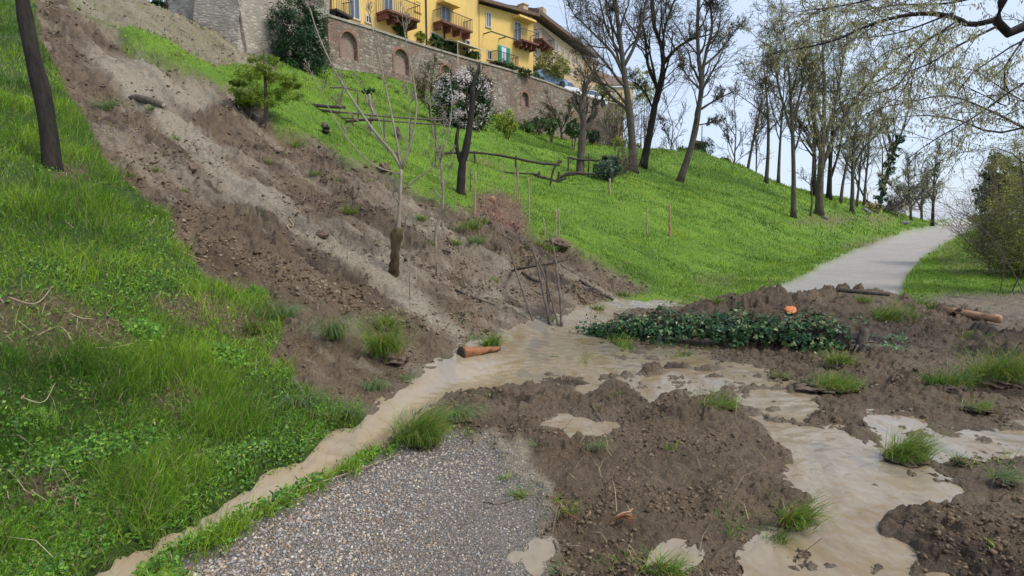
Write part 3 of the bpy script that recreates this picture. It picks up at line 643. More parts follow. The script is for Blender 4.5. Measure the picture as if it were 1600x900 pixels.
M['mudclod'] = simple('mud_clod', (.075, .048, .032), (.17, .115, .078), 14, .85, 1, .02, c3=(.23, .165, .115))
M['rootclod'] = simple('root_clod', (.045, .028, .018), (.13, .085, .055), 24, .9, 1, .02)
def wall_mat(name, tones, mortar, sx=5, sy=9, red=None, bs=.8):
    m, t, b = mat_new(name); P = pos(t); 
    mp = t.nodes.new('ShaderNodeMapping'); mp.inputs['Scale'].default_value = (sx, sx, sy); t.links.new(P, mp.inputs[0])
    v = N(t, 'ShaderNodeTexVoronoi', Scale=1.0, Randomness=.85); t.links.new(mp.outputs[0], v.inputs['Vector'])
    e = N(t, 'ShaderNodeTexVoronoi', Scale=1.0, Randomness=.85); e.feature = 'DISTANCE_TO_EDGE'; t.links.new(mp.outputs[0], e.inputs['Vector'])
    s = t.nodes.new('ShaderNodeSeparateColor'); t.links.new(v.outputs['Color'], s.inputs[0])
    c = ramp(t, s.outputs[0], [(i / (len(tones) - 1), q) for i, q in enumerate(tones)])
    if red: c = mixc(t, ramp(t, noise(t, .5, 5, .65, P), [(.47, (0, 0, 0)), (.62, (.8, .8, .8))]), c, red)
    c = mixc(t, ramp(t, e.outputs['Distance'], [(.02, (1, 1, 1)), (.12, (0, 0, 0))]), c, mortar)
    c = mixc(t, ramp(t, noise(t, .9, 6, .7, P), [(.4, (0, 0, 0)), (.75, (.6, .6, .6))]), c, tuple(q * .55 for q in mortar))
    t.links.new(c, b.inputs['Base Color']); b.inputs['Roughness'].default_value = .9
    bump(t, b, e.outputs['Distance'], bs, .05); return m
M['wall'] = wall_mat('retaining_wall_stone', [(.15, .12, .09), (.33, .27, .20), (.22, .175, .13), (.42, .35, .27), (.27, .21, .155)], (.15, .12, .09), 2.6, 5.5, red=(.27, .15, .10))
M['castle'] = wall_mat('pale_rubble_stone', [(.36, .31, .25), (.48, .42, .34), (.30, .26, .21), (.55, .49, .40)], (.34, .29, .23), 3.5, 7)
M['brick'] = wall_mat('old_red_brick', [(.26, .09, .055), (.34, .13, .075), (.22, .08, .05)], (.25, .17, .13), 5, 13)
M['niche'] = wall_mat('niche_brick', [(.30, .20, .15), (.36, .25, .19), (.26, .17, .13)], (.28, .22, .17), 5, 13)
M['rim'] = wall_mat('arch_brick', [(.30, .12, .075), (.36, .16, .10)], (.26, .18, .14), 8, 14)
def plaster(name, c, dirt, amt=.5):
    m, t, b = mat_new(name); P = pos(t, (1, 1, .35)); f = noise(t, .8, 6, .65, P)
    cc = mixc(t, ramp(t, f, [(.45, (0, 0, 0)), (.75, (amt,) * 3)]), c, dirt)
    t.links.new(cc, b.inputs['Base Color']); b.inputs['Roughness'].default_value = .85; bump(t, b, noise(t, 30, 4), .2, .01); return m
M['yellow'] = plaster('yellow_plaster', (.76, .51, .15), (.50, .35, .15), .75)
M['ochre'] = plaster('ochre_plaster', (.52, .37, .21), (.36, .26, .17), .8)
M['pink'] = plaster('pinkish_grey_plaster', (.34, .26, .22), (.24, .19, .16), .8)
M['roof'] = simple('roof_tile', (.10, .065, .05), (.22, .14, .10), 6, .9, .5, .03)
def flat(name, c, rough=.6, metal=0, spec=.5):
    m, t, b = mat_new(name); b.inputs['Base Color'].default_value = (*c, 1); b.inputs['Roughness'].default_value = rough; b.inputs['Metallic'].default_value = metal; b.inputs['Specular IOR Level'].default_value = spec; return m
M['glass'] = flat('window_glass', (.10, .13, .17), .12); M['frame'] = flat('window_frame', (.55, .50, .42)); M['dark'] = flat('dark_opening', (.03, .028, .025))
M['iron'] = flat('black_iron', (.03, .028, .027), .55); M['green'] = simple('green_shutter', (.02, .30, .20), (.03, .42, .30), 4, .6, 0)
M['slab'] = simple('red_brown_slab', (.14, .055, .045), (.22, .09, .07), 5, .8, .3); M['awning'] = flat('cream_awning', (.62, .52, .38), .8)
M['white'] = flat('white_paint', (.75, .76, .78), .3); M['carblue'] = flat('pale_blue_paint', (.22, .33, .47), .3); M['tyre'] = flat('tyre_rubber', (.02, .02, .02), .8)
M['petal'] = blade_mat('petal', .6, .3)

# ------------------------------------------------------------------ the old town on the hill
UP = np.array([0, 0, 1.])
class Face:
    """vertical face through two plan points given by pixel column and depth; n points to the camera"""
    def __init__(s, pa, Ya, pb, Yb):
        f = lambda p, Y, py=120: np.array([(p - 800) / 900 * Y / (ray(p, py)[1]), Y, 0.])
        s.a = f(pa, Ya); s.b = f(pb, Yb); s.e = (s.b - s.a); s.len = np.linalg.norm(s.e); s.e /= s.len
        s.n = np.array([s.e[1], -s.e[0], 0.]);
        if s.n @ s.a > 0: s.n = -s.n
    def sz(s, px, py):
        d = ray(px, py); O = np.array([0, 0, EYE]); t = ((s.a - O) @ s.n) / (d @ s.n); p = O + d * t; return (p - s.a) @ s.e, p[2]
    def box(s, mb, s0, s1, z0, z1, d0, d1): mb.box(s.a, s.e, s.n, UP, (s0, d0, z0), (s1, d1, z1))
    def rect(s, x0, y0, x1, y1):
        """upright rectangle whose left edge spans y0..y1 at x0"""
        a = s.sz(x0, y0); b = s.sz(x0, y1); c = s.sz(x1, (y0 + y1) / 2); return a[0], c[0], b[1], a[1]
def slanted(face, mb, top, bot, thick, extra=0):
    """a wall slab whose top and bottom follow lists of pixels on the face"""
    T = [face.sz(*p) for p in top]; B = [face.sz(*p) for p in bot]
    for (a, b), (c, d) in zip(zip(T[:-1], T[1:]), zip(B[:-1], B[1:])):
        P = lambda q, dd: face.a + face.e * q[0] + UP * q[1] + face.n * dd
        mb.prism([P(c, 0), P(d, 0), P(b, 0), P(a, 0)], [P(c, -thick), P(d, -thick), P(b, -thick), P(a, -thick)])

def window(face, root, x0, y0, x1, y1, mat='glass', frame='frame', shutter=None, arch=False, name='window'):
    s0, s1, z0, z1 = face.rect(x0, y0, x1, y1)
    mb = MB(); t = .09
    face.box(mb, s0 - t, s0, z0, z1, -.02, .06); face.box(mb, s1, s1 + t, z0, z1, -.02, .06); face.box(mb, s0 - t, s1 + t, z1, z1 + t, -.02, .06); face.box(mb, s0 - t - .05, s1 + t + .05, z0 - t, z0, -.02, .10)
    face.box(mb, (s0 + s1) / 2 - .03, (s0 + s1) / 2 + .03, z0, z1, -.01, .035)
    wd = mb.build(name, M[frame], root)
    g = MB()
    if arch:
        zc = z1 - (s1 - s0) / 2; pts = [(s0, z0), (s1, z0)] + [((s0 + s1) / 2 + (s1 - s0) / 2 * math.cos(k * math.pi / 10), zc + (s1 - s0) / 2 * math.sin(k * math.pi / 10)) for k in range(11)]
        P = lambda q, d: face.a + face.e * q[0] + UP * q[1] + face.n * d
        g.prism([P(q, .0) for q in pts], [P(q, .02) for q in pts])
    else: face.box(g, s0, s1, z0, z1, 0, .02)
    pn = g.build('pane', M[mat]); pn.parent = wd; pn.location = -root.location
    if shutter:
        for a, b in ((s0 - (s1 - s0) * .62, s0 - .02), (s1 + .02, s1 + (s1 - s0) * .62)):
            q = MB(); face.box(q, a, b, z0, z1, .065, .11)
            for k in range(1, 12): zz = z0 + (z1 - z0) * k / 12; face.box(q, a + .05, b - .05, zz - .02, zz + .012, .11, .125)
            q.build('shutter', M[shutter], root)
    return wd
def balcony(face, root, x0, x1, ytop, yslab, ybot, depth=1.0, slab='slab', rail='iron'):
    s0 = face.sz(x0, yslab)[0]; s1 = face.sz(x1, yslab)[0]; zt = face.sz(x0, ytop)[1]; zs = face.sz(x0, yslab)[1]; zb = face.sz(x0, ybot)[1]
    q = MB(); face.box(q, s0, s1, zs - .14, zs, .01, depth)
    for k in range(4): u = s0 + .15 + (s1 - s0 - .3) * k / 3; face.box(q, u - .07, u + .07, min(zb, zs - .25), zs - .14, .01, depth * .8)
    b = q.build('balcony', M[slab], root)
    r = MB(); n = max(6, int((s1 - s0) / .17)); zt = zs + min(1.05, max(.8, zt - zs))
    for k in range(n + 1): u = s0 + .03 + (s1 - s0 - .06) * k / n; face.box(r, u - .012, u + .012, zs, zt, depth - .05, depth - .026)
    for u in (s0 + .02, s1 - .04):
        for k in range(6): d = .05 + (depth - .1) * k / 6; face.box(r, u, u + .022, zs, zt, d, d + .024)
        face.box(r, u, u + .03, zt, zt + .04, .02, depth - .05)
    face.box(r, s0, s1, zt, zt + .04, depth - .055, depth - .015)
    rr = r.build('railing', M[rail]); rr.parent = b; rr.location = -root.location
    return b

# yellow house: two blocks with faces in one line
FA = Face(505, 37.5, 748, 49.0); FB = Face(748, 49.0, 833, 54.0)
H = thing('yellow_house', (-9, 45, 12), 'long yellow plastered house with balconies standing above the arched retaining wall', 'house')
mb = MB(); slanted(FA, mb, [(519, -420), (748, -3)], [(519, 95), (748, 120)], 9); mb.build('wall', M['yellow'], H)
mb = MB(); slanted(FB, mb, [(749, 6), (833, 30)], [(749, 120), (833, 125)], 9); w2 = mb.build('wall', M['yellow'], H)
def eave(face, root, x0, y0, x1, y1, th=.25, over=.7, name='roof', mat='roof', back=6):
    a = face.sz(x0, y0); b = face.sz(x1, y1); P = lambda q, d, dz: face.a + face.e * q[0] + UP * (q[1] + dz) + face.n * d
    q = MB(); q.prism([P(a, over, -.1), P(b, over, -.1), P(b, -back, 1.6), P(a, -back, 1.6)], [P(a, over, th - .1), P(b, over, th - .1), P(b, -back, 1.6 + th), P(a, -back, 1.6 + th)])
    return q.build(name, M[mat], root)
eave(FB, H, 747, 3, 835, 27)
q = MB(); s0, z0 = FB.sz(772, 0); FB.box(q, s0, s0 + .7, z0 - 1, z0 + 2.2, -2.2, -1.5); q.build('chimney', M['yellow'], H)
q = MB(); s0, z0 = FB.sz(822, 18); FB.box(q, s0, s0 + .6, z0 - .5, z0 + .7, -.9, -.3); FB.box(q, s0 - .08, s0 + .68, z0 + .7, z0 + .8, -.98, -.22); q.build('chimney', M['ochre'], H)
window(FA, H, 546, -8, 560, 26); window(FA, H, 572, 25, 579, 34, 'dark')
window(FA, H, 600, -10, 612, 20, arch=True); balcony(FA, H, 587, 637, -3, 20, 33, 1.3)
window(FA, H, 690, 9, 702, 34); balcony(FA, H, 676, 724, 17, 35, 47, 1.0)
q = MB(); s0, z0 = FA.sz(682, 4); s1, _ = FA.sz(708, 9); FA.box(q, s0, s1, z0 - .05, z0 + .12, .01, .8); q.build('door_canopy', M['yellow'], H)
window(FA, H, 673, 51, 686, 60, 'dark'); window(FA, H, 722, 61, 733, 78, 'dark'); window(FA, H, 649, 2, 656, 16, 'yellow', 'yellow')
q = MB(); s0, z0 = FA.sz(692, 63); s1, z1 = FA.sz(731, 74); P = lambda s_, z_, d: FA.a + FA.e * s_ + UP * z_ + FA.n * d
q.prism([P(s0, z0, .02), P(s1, z0, .02), P(s1, z0 - .35, 1.5), P(s0, z0 - .35, 1.5)], [P(s0, z0 + .07, .02), P(s1, z0 + .07, .02), P(s1, z0 - .28, 1.5), P(s0, z0 - .28, 1.5)])
for s_ in (s0 + .1, s1 - .1): q.tube([P(s_, z0 - .3, 1.45), P(s_, z0 - 2.0, 1.45)], .03, 5)
q.build('awning', M['awning'], H)
q = MB()
for xx in (664, 693): s0, z0 = FA.sz(xx, 2 if xx < 680 else 48); FA.box(q, s0, s0 + .09, z0 - (5 if xx < 680 else 1.3), z0 + (2 if xx < 680 else 0), .01, .1)
q.build('downpipe', M['iron'], H)
window(FB, H, 760, 20, 766, 41); window(FB, H, 783, 72, 791, 97, 'white', 'frame', 'green'); window(FB, H, 762, 79, 767, 92, 'dark')
balcony(FB, H, 765, 800, 84, 97, 101, .8, 'iron'); window(FB, H, 804, 34, 813, 62); balcony(FB, H, 803, 829, 48, 64, 74, 1.0)
q = MB(); s0, z0 = FB.sz(800, 28); s1, _ = FB.sz(826, 28); FB.box(q, s0, s1, z0 - .05, z0 + .12, .01, .9); q.build('door_canopy', M['yellow'], H)
q = MB(); s0, z0 = FB.sz(755, 53); s1, _ = FB.sz(802, 66)
FB.box(q, s0, s1, z0 - .04, z0 + .04, .9, .96)
for s_ in (s0, (s0 + s1) / 2, s1 - .05): FB.box(q, s_, s_ + .05, z0 - .04, z0 + .04, .01, .9)
q.build('pergola_beam', M['darkwood'], H)

G = thing('grey_pink_house', (-14, 38, 12), 'narrow pinkish grey house edge with a black balcony left of the yellow house', 'house')
FG = Face(470, 35.6, 520, 38.4)
mb = MB(); slanted(FG, mb, [(470, -200), (519, -160)], [(470, 90), (519, 95)], 8); mb.build('wall', M['pink'], G)
window(FG, G, 502, -8, 512, 15, 'slab', 'frame', name='door'); balcony(FG, G, 499, 525, -6, 17, 29, 1.3, 'iron')

# long ochre building behind, with tower
FC = Face(834, 56, 925, 76)
Cb = thing('ochre_building', (4, 62, 10), 'long weathered ochre building receding beyond the yellow house under a dark eave', 'building')
mb = MB(); slanted(FC, mb, [(829, 26), (926, 98)], [(829, 130), (926, 150)], 9); mb.build('wall', M['ochre'], Cb)
eave(FC, Cb, 827, 20, 924, 91, .35, .9)
for (a, b, c, d) in ((837, 46, 842, 58), (857, 60, 861, 74), (867, 67, 871, 80), (877, 75, 880, 87), (886, 82, 889, 93), (895, 88, 898, 99), (903, 95, 905, 105), (834, 74, 838, 84), (858, 88, 862, 98), (888, 104, 891, 113), (897, 108, 900, 118), (906, 100, 908, 110)):
    window(FC, Cb, a, b, c, d, 'glass')
balcony(FC, Cb, 832, 852, 52, 61, 70, 1.0)
q = MB(); s0, z0 = FC.sz(866, 40); FC.box(q, s0, s0 + 1, z0 - 1, z0 + 2, -2.2, -1.2); q.build('chimney', M['ochre'], Cb)
FT = Face(917, 79, 933, 81.5)
Tb = thing('bell_tower', (11, 79, 9), 'small ochre bell tower with an arched opening at the far end of the ochre building', 'tower')
mb = MB(); slanted(FT, mb, [(917, 93), (933, 92)], [(917, 150), (933, 150)], 1.6); mb.build('wall', M['ochre'], Tb)
q = MB(); s0, z0 = FT.sz(916, 94); s1, _ = FT.sz(934, 92); FT.box(q, s0 - .1, s1 + .1, z0, z0 + .25, -1.8, .25); FT.box(q, s0, s1, z0 + .25, z0 + .5, -1.7, .1); q.build('cornice', M['roof'], Tb)
window(FT, Tb, 922, 101, 927, 112, 'dark', 'ochre', arch=True, name='belfry_opening')
An = thing('church_annex', (14, 84, 7), 'low ochre annex with dark roof beside the small bell tower', 'building')
FAx = Face(919, 76, 946, 82)
mb = MB(); slanted(FAx, mb, [(919, 124), (946, 121)], [(919, 175), (946, 175)], 3); mb.build('wall', M['ochre'], An); eave(FAx, An, 918, 123, 948, 120, .3, .4, back=3)
window(FAx, An, 925, 135, 929, 147, 'glass'); window(FAx, An, 936, 135, 940, 147, 'glass')
FR = Face(946, 84, 972, 96)
Ro = thing('far_house', (16, 90, 7), 'farthest low ochre house with dark roof seen through the bare trees', 'house')
mb = MB(); slanted(FR, mb, [(946, 136), (990, 136)], [(946, 180), (990, 180)], 5); mb.build('wall', M['ochre'], Ro); eave(FR, Ro, 944, 134, 992, 134, .3, .5, back=3); window(FR, Ro, 957, 143, 961, 152, 'glass')

# arched retaining wall
RWc = [(512, 36.0), (586, 39.3), (662, 42.9), (730, 46.2), (790, 49.1), (850, 52.7), (905, 57), (940, 60), (975, 64)]
RWt = [26, 48, 73, 93, 109, 128, 149, 158, 166]
NICHES = ((545, 50, 92, 25), (627, 77, 116, 22), (697, 102, 133, 17), (762, 124, 153, 14), (820, 144, 166, 11))
RECESS = .32
Wl = thing('retaining_wall', (-3, 44, 8), 'long stone and brick retaining wall with bricked-up arches below the yellow house', 'wall')
plan = []
for (px, Y), ty in zip(RWc, RWt):
    p = at(px, ty, Y); plan.append((p.x, p.y, p.z))
mb = MB(); cp = MB()
for (a, b) in zip(plan[:-1], plan[1:]):
    a = np.array(a); b = np.array(b); e = b - a; e[2] = 0; e /= np.linalg.norm(e); n = np.array([e[1], -e[0], 0])
    if n @ a > 0: n = -n
    lo = lambda p: np.array([p[0], p[1], p[2] - 8]); tk = 1.2
    mb.prism([lo(a) - n * RECESS, lo(b) - n * RECESS, b - n * RECESS, a - n * RECESS], [lo(a) - n * tk, lo(b) - n * tk, b - n * tk, a - n * tk])
    k = plan.index(tuple(a)); f = Face.__new__(Face); f.a = np.array([a[0], a[1], 0]); f.e = e; f.n = n; Ls = float(np.hypot(*(b - a)[:2])); top = lambda u: a[2] + (b[2] - a[2]) * u / Ls
    def skin(u0, u1, z00, z01, z10, z11):
        P = lambda u, z, d: f.a + e * u + UP * z + n * d
        mb.prism([P(u0, z00, 0), P(u1, z10, 0), P(u1, z11, 0), P(u0, z01, 0)], [P(u0, z00, -RECESS - .02), P(u1, z10, -RECESS - .02), P(u1, z11, -RECESS - .02), P(u0, z01, -RECESS - .02)])
    nn_ = [q for q in NICHES if RWc[k][0] <= q[0] < RWc[k + 1][0]]
    if not nn_: skin(0, Ls, a[2] - 8, top(0), b[2] - 8, top(Ls))
    for (px, yt, yb, wpx) in nn_:
        s0, _ = f.sz(px - wpx / 2, (yt + yb) / 2); s1, _ = f.sz(px + wpx / 2, (yt + yb) / 2); zt = f.sz(px, yt)[1]; zb = f.sz(px, yb)[1]; hw = (s1 - s0) / 2; c0 = (s0 + s1) / 2; low = min(a[2], b[2]) - 8
        skin(0, s0, low, top(0), low, top(s0)); skin(s1, Ls, low, top(s1), low, top(Ls)); skin(s0, s1, low, zb, low, zb)
        uu = [c0 - hw * math.cos(i_ * math.pi / 12) for i_ in range(13)]; zz = [zt - hw + hw * math.sin(i_ * math.pi / 12) for i_ in range(13)]
        for i_ in range(12): skin(uu[i_], uu[i_ + 1], zz[i_], top(uu[i_]), zz[i_ + 1], top(uu[i_ + 1]))
    cp.prism([a + n * .08 + UP * .003, b + n * .08 + UP * .003, b + n * .08 + UP * .14, a + n * .08 + UP * .14], [a - n * .5 + UP * .003, b - n * .5 + UP * .003, b - n * .5 + UP * .14, a - n * .5 + UP * .14])
wbody = mb.build('wall_body', M['wall'], Wl); cp.build('coping', M['castle'], Wl)
for (px, yt, yb, wpx) in NICHES:
    k = max(i for i, (q, Y) in enumerate(RWc) if q <= px); k = min(k, len(RWc) - 2)
    f = Face.__new__(Face); a = np.array(plan[k]); b = np.array(plan[k + 1]); f.a = np.array([a[0], a[1], 0]); e = b - a; e[2] = 0; f.e = e / np.linalg.norm(e); f.n = np.array([f.e[1], -f.e[0], 0])
    if f.n @ f.a > 0: f.n = -f.n
    s0, _ = f.sz(px - wpx / 2, (yt + yb) / 2); s1, _ = f.sz(px + wpx / 2, (yt + yb) / 2); sc0, zt = f.sz(px, yt); _, zb = f.sz(px, yb)
    hw = (s1 - s0) / 2; sc0 = (s0 + s1) / 2; zc = zt - hw; P = lambda u, z, d: f.a + f.e * u + UP * z + f.n * d
    arc = [(sc0 + hw * math.cos(i * math.pi / 12), zc + hw * math.sin(i * math.pi / 12)) for i in range(13)]
    out = [(sc0 + (hw + .16) * math.cos(i * math.pi / 12), zc + (hw + .16) * math.sin(i * math.pi / 12)) for i in range(13)]
    inner = [(sc0 + hw, zb)] + arc + [(sc0 - hw, zb)]; outer = [(sc0 + hw + .16, zb)] + out + [(sc0 - hw - .16, zb)]
    q = MB()
    for i in range(len(inner) - 1):
        q.prism([P(*inner[i], .004), P(*outer[i], .004), P(*outer[i + 1], .004), P(*inner[i + 1], .004)], [P(*inner[i], .045), P(*outer[i], .045), P(*outer[i + 1], .045), P(*inner[i + 1], .045)])
    fr = q.build('arch_surround', M['rim'], Wl)
    g = MB(); g.prism([P(u, z, -.30) for u, z in inner], [P(u, z, -.26) for u, z in inner]); pn = g.build('brick_infill', M['niche']); pn.parent = fr; pn.location = -Wl.location
# sloping footing ledge along its base
q = MB()
for (a, b) in zip([(515, 97, 35.6), (560, 112, 38), (617, 127, 40.4)], [(560, 112, 38), (617, 127, 40.4), (676, 145, 43)]):
    pa = np.array(at(*a)); pb = np.array(at(*b)); q.prism([pa, pb, pb - UP * .22, pa - UP * .22], [pa + np.array([-.5, 1, 0]) * 1.5, pb + np.array([-.5, 1, 0]) * 1.5, pb + np.array([-.5, 1, -.22]) * 1.5, pa + np.array([-.5, 1, -.22]) * 1.5])
q.build('footing', M['castle'], Wl)

# medieval wall stub with buttress
Cs = thing('medieval_wall', (-14, 31, 10), 'tall pale rubble stone wall with buttress above the top of the landslide', 'wall')
def rubble(pts, tops, thick, name):
    q = MB(); P = [np.array(at(px, py, Y)) for px, py, Y in pts]
    for i in range(len(P) - 1):
        a, b = P[i], P[i + 1]; e = b - a; e[2] = 0; L_ = np.linalg.norm(e); e /= L_; n = np.array([e[1], -e[0], 0]);
        if n @ a > 0: n = -n
        nu = 14; nz = 16; g = []
        for j in range(nz + 1):
            for k in range(nu + 1):
                u = k / nu; z0 = a[2] * (1 - u) + b[2] * u - 2.5; z1 = tops[i] * (1 - u) + tops[i + 1] * u; z = z0 + (z1 - z0) * j / nz
                p = a * (1 - u) + b * u; dd = .28 * float(fbm(np.array([p[0] * .9 + p[1] * .7]), np.array([z * .9]), 3, 4)[0]) - .05 * j / nz; g.append([p[0] + n[0] * dd, p[1] + n[1] * dd, z])
        for j in range(nz + 1):
            for k in range(nu + 1):
                p = g[j * (nu + 1) + k]; g.append([p[0] - n[0] * thick, p[1] - n[1] * thick, p[2]])
        o = (nz + 1) * (nu + 1); f = []
        for j in range(nz):
            for k in range(nu):
                c = j * (nu + 1) + k; f.append((c, c + 1, c + nu + 2, c + nu + 1)); f.append((o + c + nu + 1, o + c + nu + 2, o + c + 1, o + c))
        for j in range(nz): c = j * (nu + 1); f.append((c, c + nu + 1, o + c + nu + 1, o + c)); c += nu; f.append((c + nu + 1, c, o + c, o + c + nu + 1))
        for k in range(nu): c = nz * (nu + 1) + k; f.append((c, c + 1, o + c + 1, o + c))
        q.add(g, f)
    return q.build(name, M['castle'], Cs)
rubble([(316, 36, 30.5), (352, 50, 29.2), (378, 72, 28.6), (416, 78, 30.5)], [20, 20, 20, 20], 2.5, 'buttress')
rubble([(258, 20, 32), (318, 35, 31.6)], [18, 18], 2.0, 'wall_section')
rubble([(414, 60, 33.5), (470, 98, 35.8), (516, 98, 36.2)], [18, 16.8, 16], 2.0, 'wall_section')
Br = thing('brick_pier', (0, 0, 0), 'squat red brick pier below the dark evergreen at the left end of the garden', 'pier'); Br.location = at(495, 165, 29)
q = MB(); q.box(np.array(at(487, 165, 28.8)), (1, .25, 0), (-.25, 1, 0), (0, 0, 1), (0, 0, -1), (1.25, .8, .85)); q.build('shaft', M['brick'], Br)
q = MB(); q.box(np.array(at(487, 165, 28.8)), (1, .25, 0), (-.25, 1, 0), (0, 0, 1), (-.08, -.08, .853), (1.33, .88, .95)); q.build('cap', M['castle'], Br)

# parked cars on the terrace
def car(px, py, Y, mat, label, rz):
    p = at(px, py, Y); r = thing('parked_car', p, label, 'car', 'cars parked behind the retaining wall', rz)
    def loc(o): o.parent = r; o.location = (0, 0, 0); return o
    prof = [(-2, .3), (2, .3), (2.05, .7), (1.9, .85), (1.0, .95), (.45, 1.4), (-1.1, 1.42), (-1.75, .95), (-2.05, .9)]
    q = MB(); q.prism([(x, -.8, z) for x, z in prof], [(x, .8, z) for x, z in prof]); loc(q.build('body', mat))
    wp = [(.98, .97), (.47, 1.34), (-1.05, 1.36), (-1.6, .97)]; q = MB(); q.prism([(x, -.815, z) for x, z in wp], [(x, .815, z) for x, z in wp]); loc(q.build('side_window', M['glass']))
    q = MB(); q.prism([(1.0, -.7, .975), (1.0, .7, .975), (.5, .6, 1.40), (.5, -.6, 1.40)], [(1.03, -.7, .99), (1.03, .7, .99), (.53, .6, 1.41), (.53, -.6, 1.41)]); loc(q.build('windscreen', M['glass']))
    for x in (-1.3, 1.3):
        for y in (-.8, .8):
            q = MB(); q.tube([(x, y - .1, .32), (x, y + .1, .32)], .32, 14); loc(q.build('wheel', M['tyre']))
car(853, 137, 55, M['carblue'], 'pale blue car half hidden among shrubs behind the wall', R(40)); car(878, 153, 57, M['white'], 'white car parked just behind the wall top by the bare shrubs', R(35)); car(918, 166, 60, M['white'], 'farther white car behind the wall seen through bare twigs', R(35))

# ------------------------------------------------------------------ trees
class Twigs:
    """many thin tubes, batched by point count"""
    def __init__(s): s.g = {}; s.tips = []
    def add(s, pts, r0, r1): s.g.setdefault(len(pts), []).append((pts, r0, r1))
    def mesh(s, n=3):
        V = []; F = []; o = 0
        for m, l in s.g.items():
            P = np.array([a[0] for a in l]); r = np.array([[a[1] + (a[2] - a[1]) * k / (m - 1) for k in range(m)] for a in l])
            t = np.gradient(P, axis=1); t /= np.maximum(np.linalg.norm(t, axis=2, keepdims=True), 1e-9)
            ref = np.where(np.abs(t[:, :1, 2:3]) < .85, np.array([0, 0, 1.]), np.array([1., 0, 0])); u = np.cross(t, ref); u /= np.maximum(np.linalg.norm(u, axis=2, keepdims=True), 1e-9); w_ = np.cross(t, u)
            an = np.arange(n) * 2 * math.pi / n
            v = P[:, :, None] + r[..., None, None] * (np.cos(an)[:, None] * u[:, :, None] + np.sin(an)[:, None] * w_[:, :, None])
            K = len(l); i = (np.arange(K) * m * n)[:, None, None] + (np.arange(m - 1) * n)[None, :, None]; j = np.arange(n)[None, None]
            q = np.stack([i + j, i + (j + 1) % n, i + n + (j + 1) % n, i + n + j], -1).reshape(-1, 4) + o
            V.append(v.reshape(-1, 3)); F.append(q); o += K * m * n
        return np.vstack(V), np.vstack(F)
def rnd(): return np.array([random.gauss(0, 1), random.gauss(0, 1), random.gauss(0, 1)])
def unit(v): return v / max(np.linalg.norm(v), 1e-9)
def shoot(p, d, L, r, lev, cfg, out):
    """one branch and its children; out[lev] collects (pts, r0, r1)"""
    m = cfg['seg'][lev]; pts = [p]; q = p.copy(); dd = unit(d)
    for k in range(m):
        dd = unit(dd + cfg['wob'][lev] * rnd() * .5 + np.array([0, 0, cfg['up'][lev]])); q = q + dd * L / m; pts.append(q)
    r1 = r * cfg.get('taper', .35); out[lev].append((np.array(pts), r, r1))
    if lev + 1 < len(cfg['n']):
        n = cfg['n'][lev + 1]; n = int(n * random.uniform(.7, 1.3) + .5)
        for k in range(n):
            u = cfg['from'][lev] + (1 - cfg['from'][lev]) * (k + random.random()) / n; u = min(u, .98); i = u * m; a = int(i); b = pts[a] + (pts[a + 1] - pts[a]) * (i - a); t = unit(pts[a + 1] - pts[a])
            s = unit(np.cross(t, rnd())); ang = R(random.uniform(*cfg['ang'])); nd = t * math.cos(ang) + s * math.sin(ang)
            shoot(b, nd, L * random.uniform(*cfg['len'][lev + 1]) * (1.15 - .55 * u), (r + (r1 - r) * u) * cfg['rad'], lev + 1, cfg, out)
def spline(pts, m):
    pts = np.array(pts, float); t = np.concatenate([[0], np.cumsum(np.linalg.norm(np.diff(pts, axis=0), axis=1))]); x = np.linspace(0, t[-1], m)
    # Catmull-like smoothing through cubic Hermite
    g = np.gradient(pts, t, axis=0); k = np.clip(np.searchsorted(t, x) - 1, 0, len(t) - 2); h = (t[k + 1] - t[k])[:, None]; u = ((x - t[k]) / (t[k + 1] - t[k]))[:, None]
    return (2 * u**3 - 3 * u**2 + 1) * pts[k] + (u**3 - 2 * u**2 + u) * h * g[k] + (-2 * u**3 + 3 * u**2) * pts[k + 1] + (u**3 - u**2) * h * g[k + 1]
CFG = {
 'big': dict(n=[1, 9, 5, 5, 3], seg=[8, 6, 5, 3, 3], wob=[.18, .35, .45, .5, .5], up=[.05, .12, .10, .06, .03], **{'from': [.3, .2, .15, .1, .1]}, ang=(25, 55), len=[1, (.5, .75), (.5, .8), (.5, .8), (.5, .8)], rad=.55),
 'mid': dict(n=[1, 10, 7, 6], seg=[8, 5, 4, 3], wob=[.15, .35, .45, .5], up=[.05, .14, .10, .05], **{'from': [.3, .15, .1, .1]}, ang=(25, 50), len=[1, (.4, .6), (.4, .6), (.35, .6)], rad=.5),
 'fine': dict(n=[1, 12, 9, 8], seg=[6, 5, 4, 3], wob=[.2, .4, .45, .5], up=[.03, .08, .05, .03], **{'from': [.1, .1, .1, .1]}, ang=(25, 60), len=[1, (.4, .65), (.35, .6), (.3, .55)], rad=.5),
}
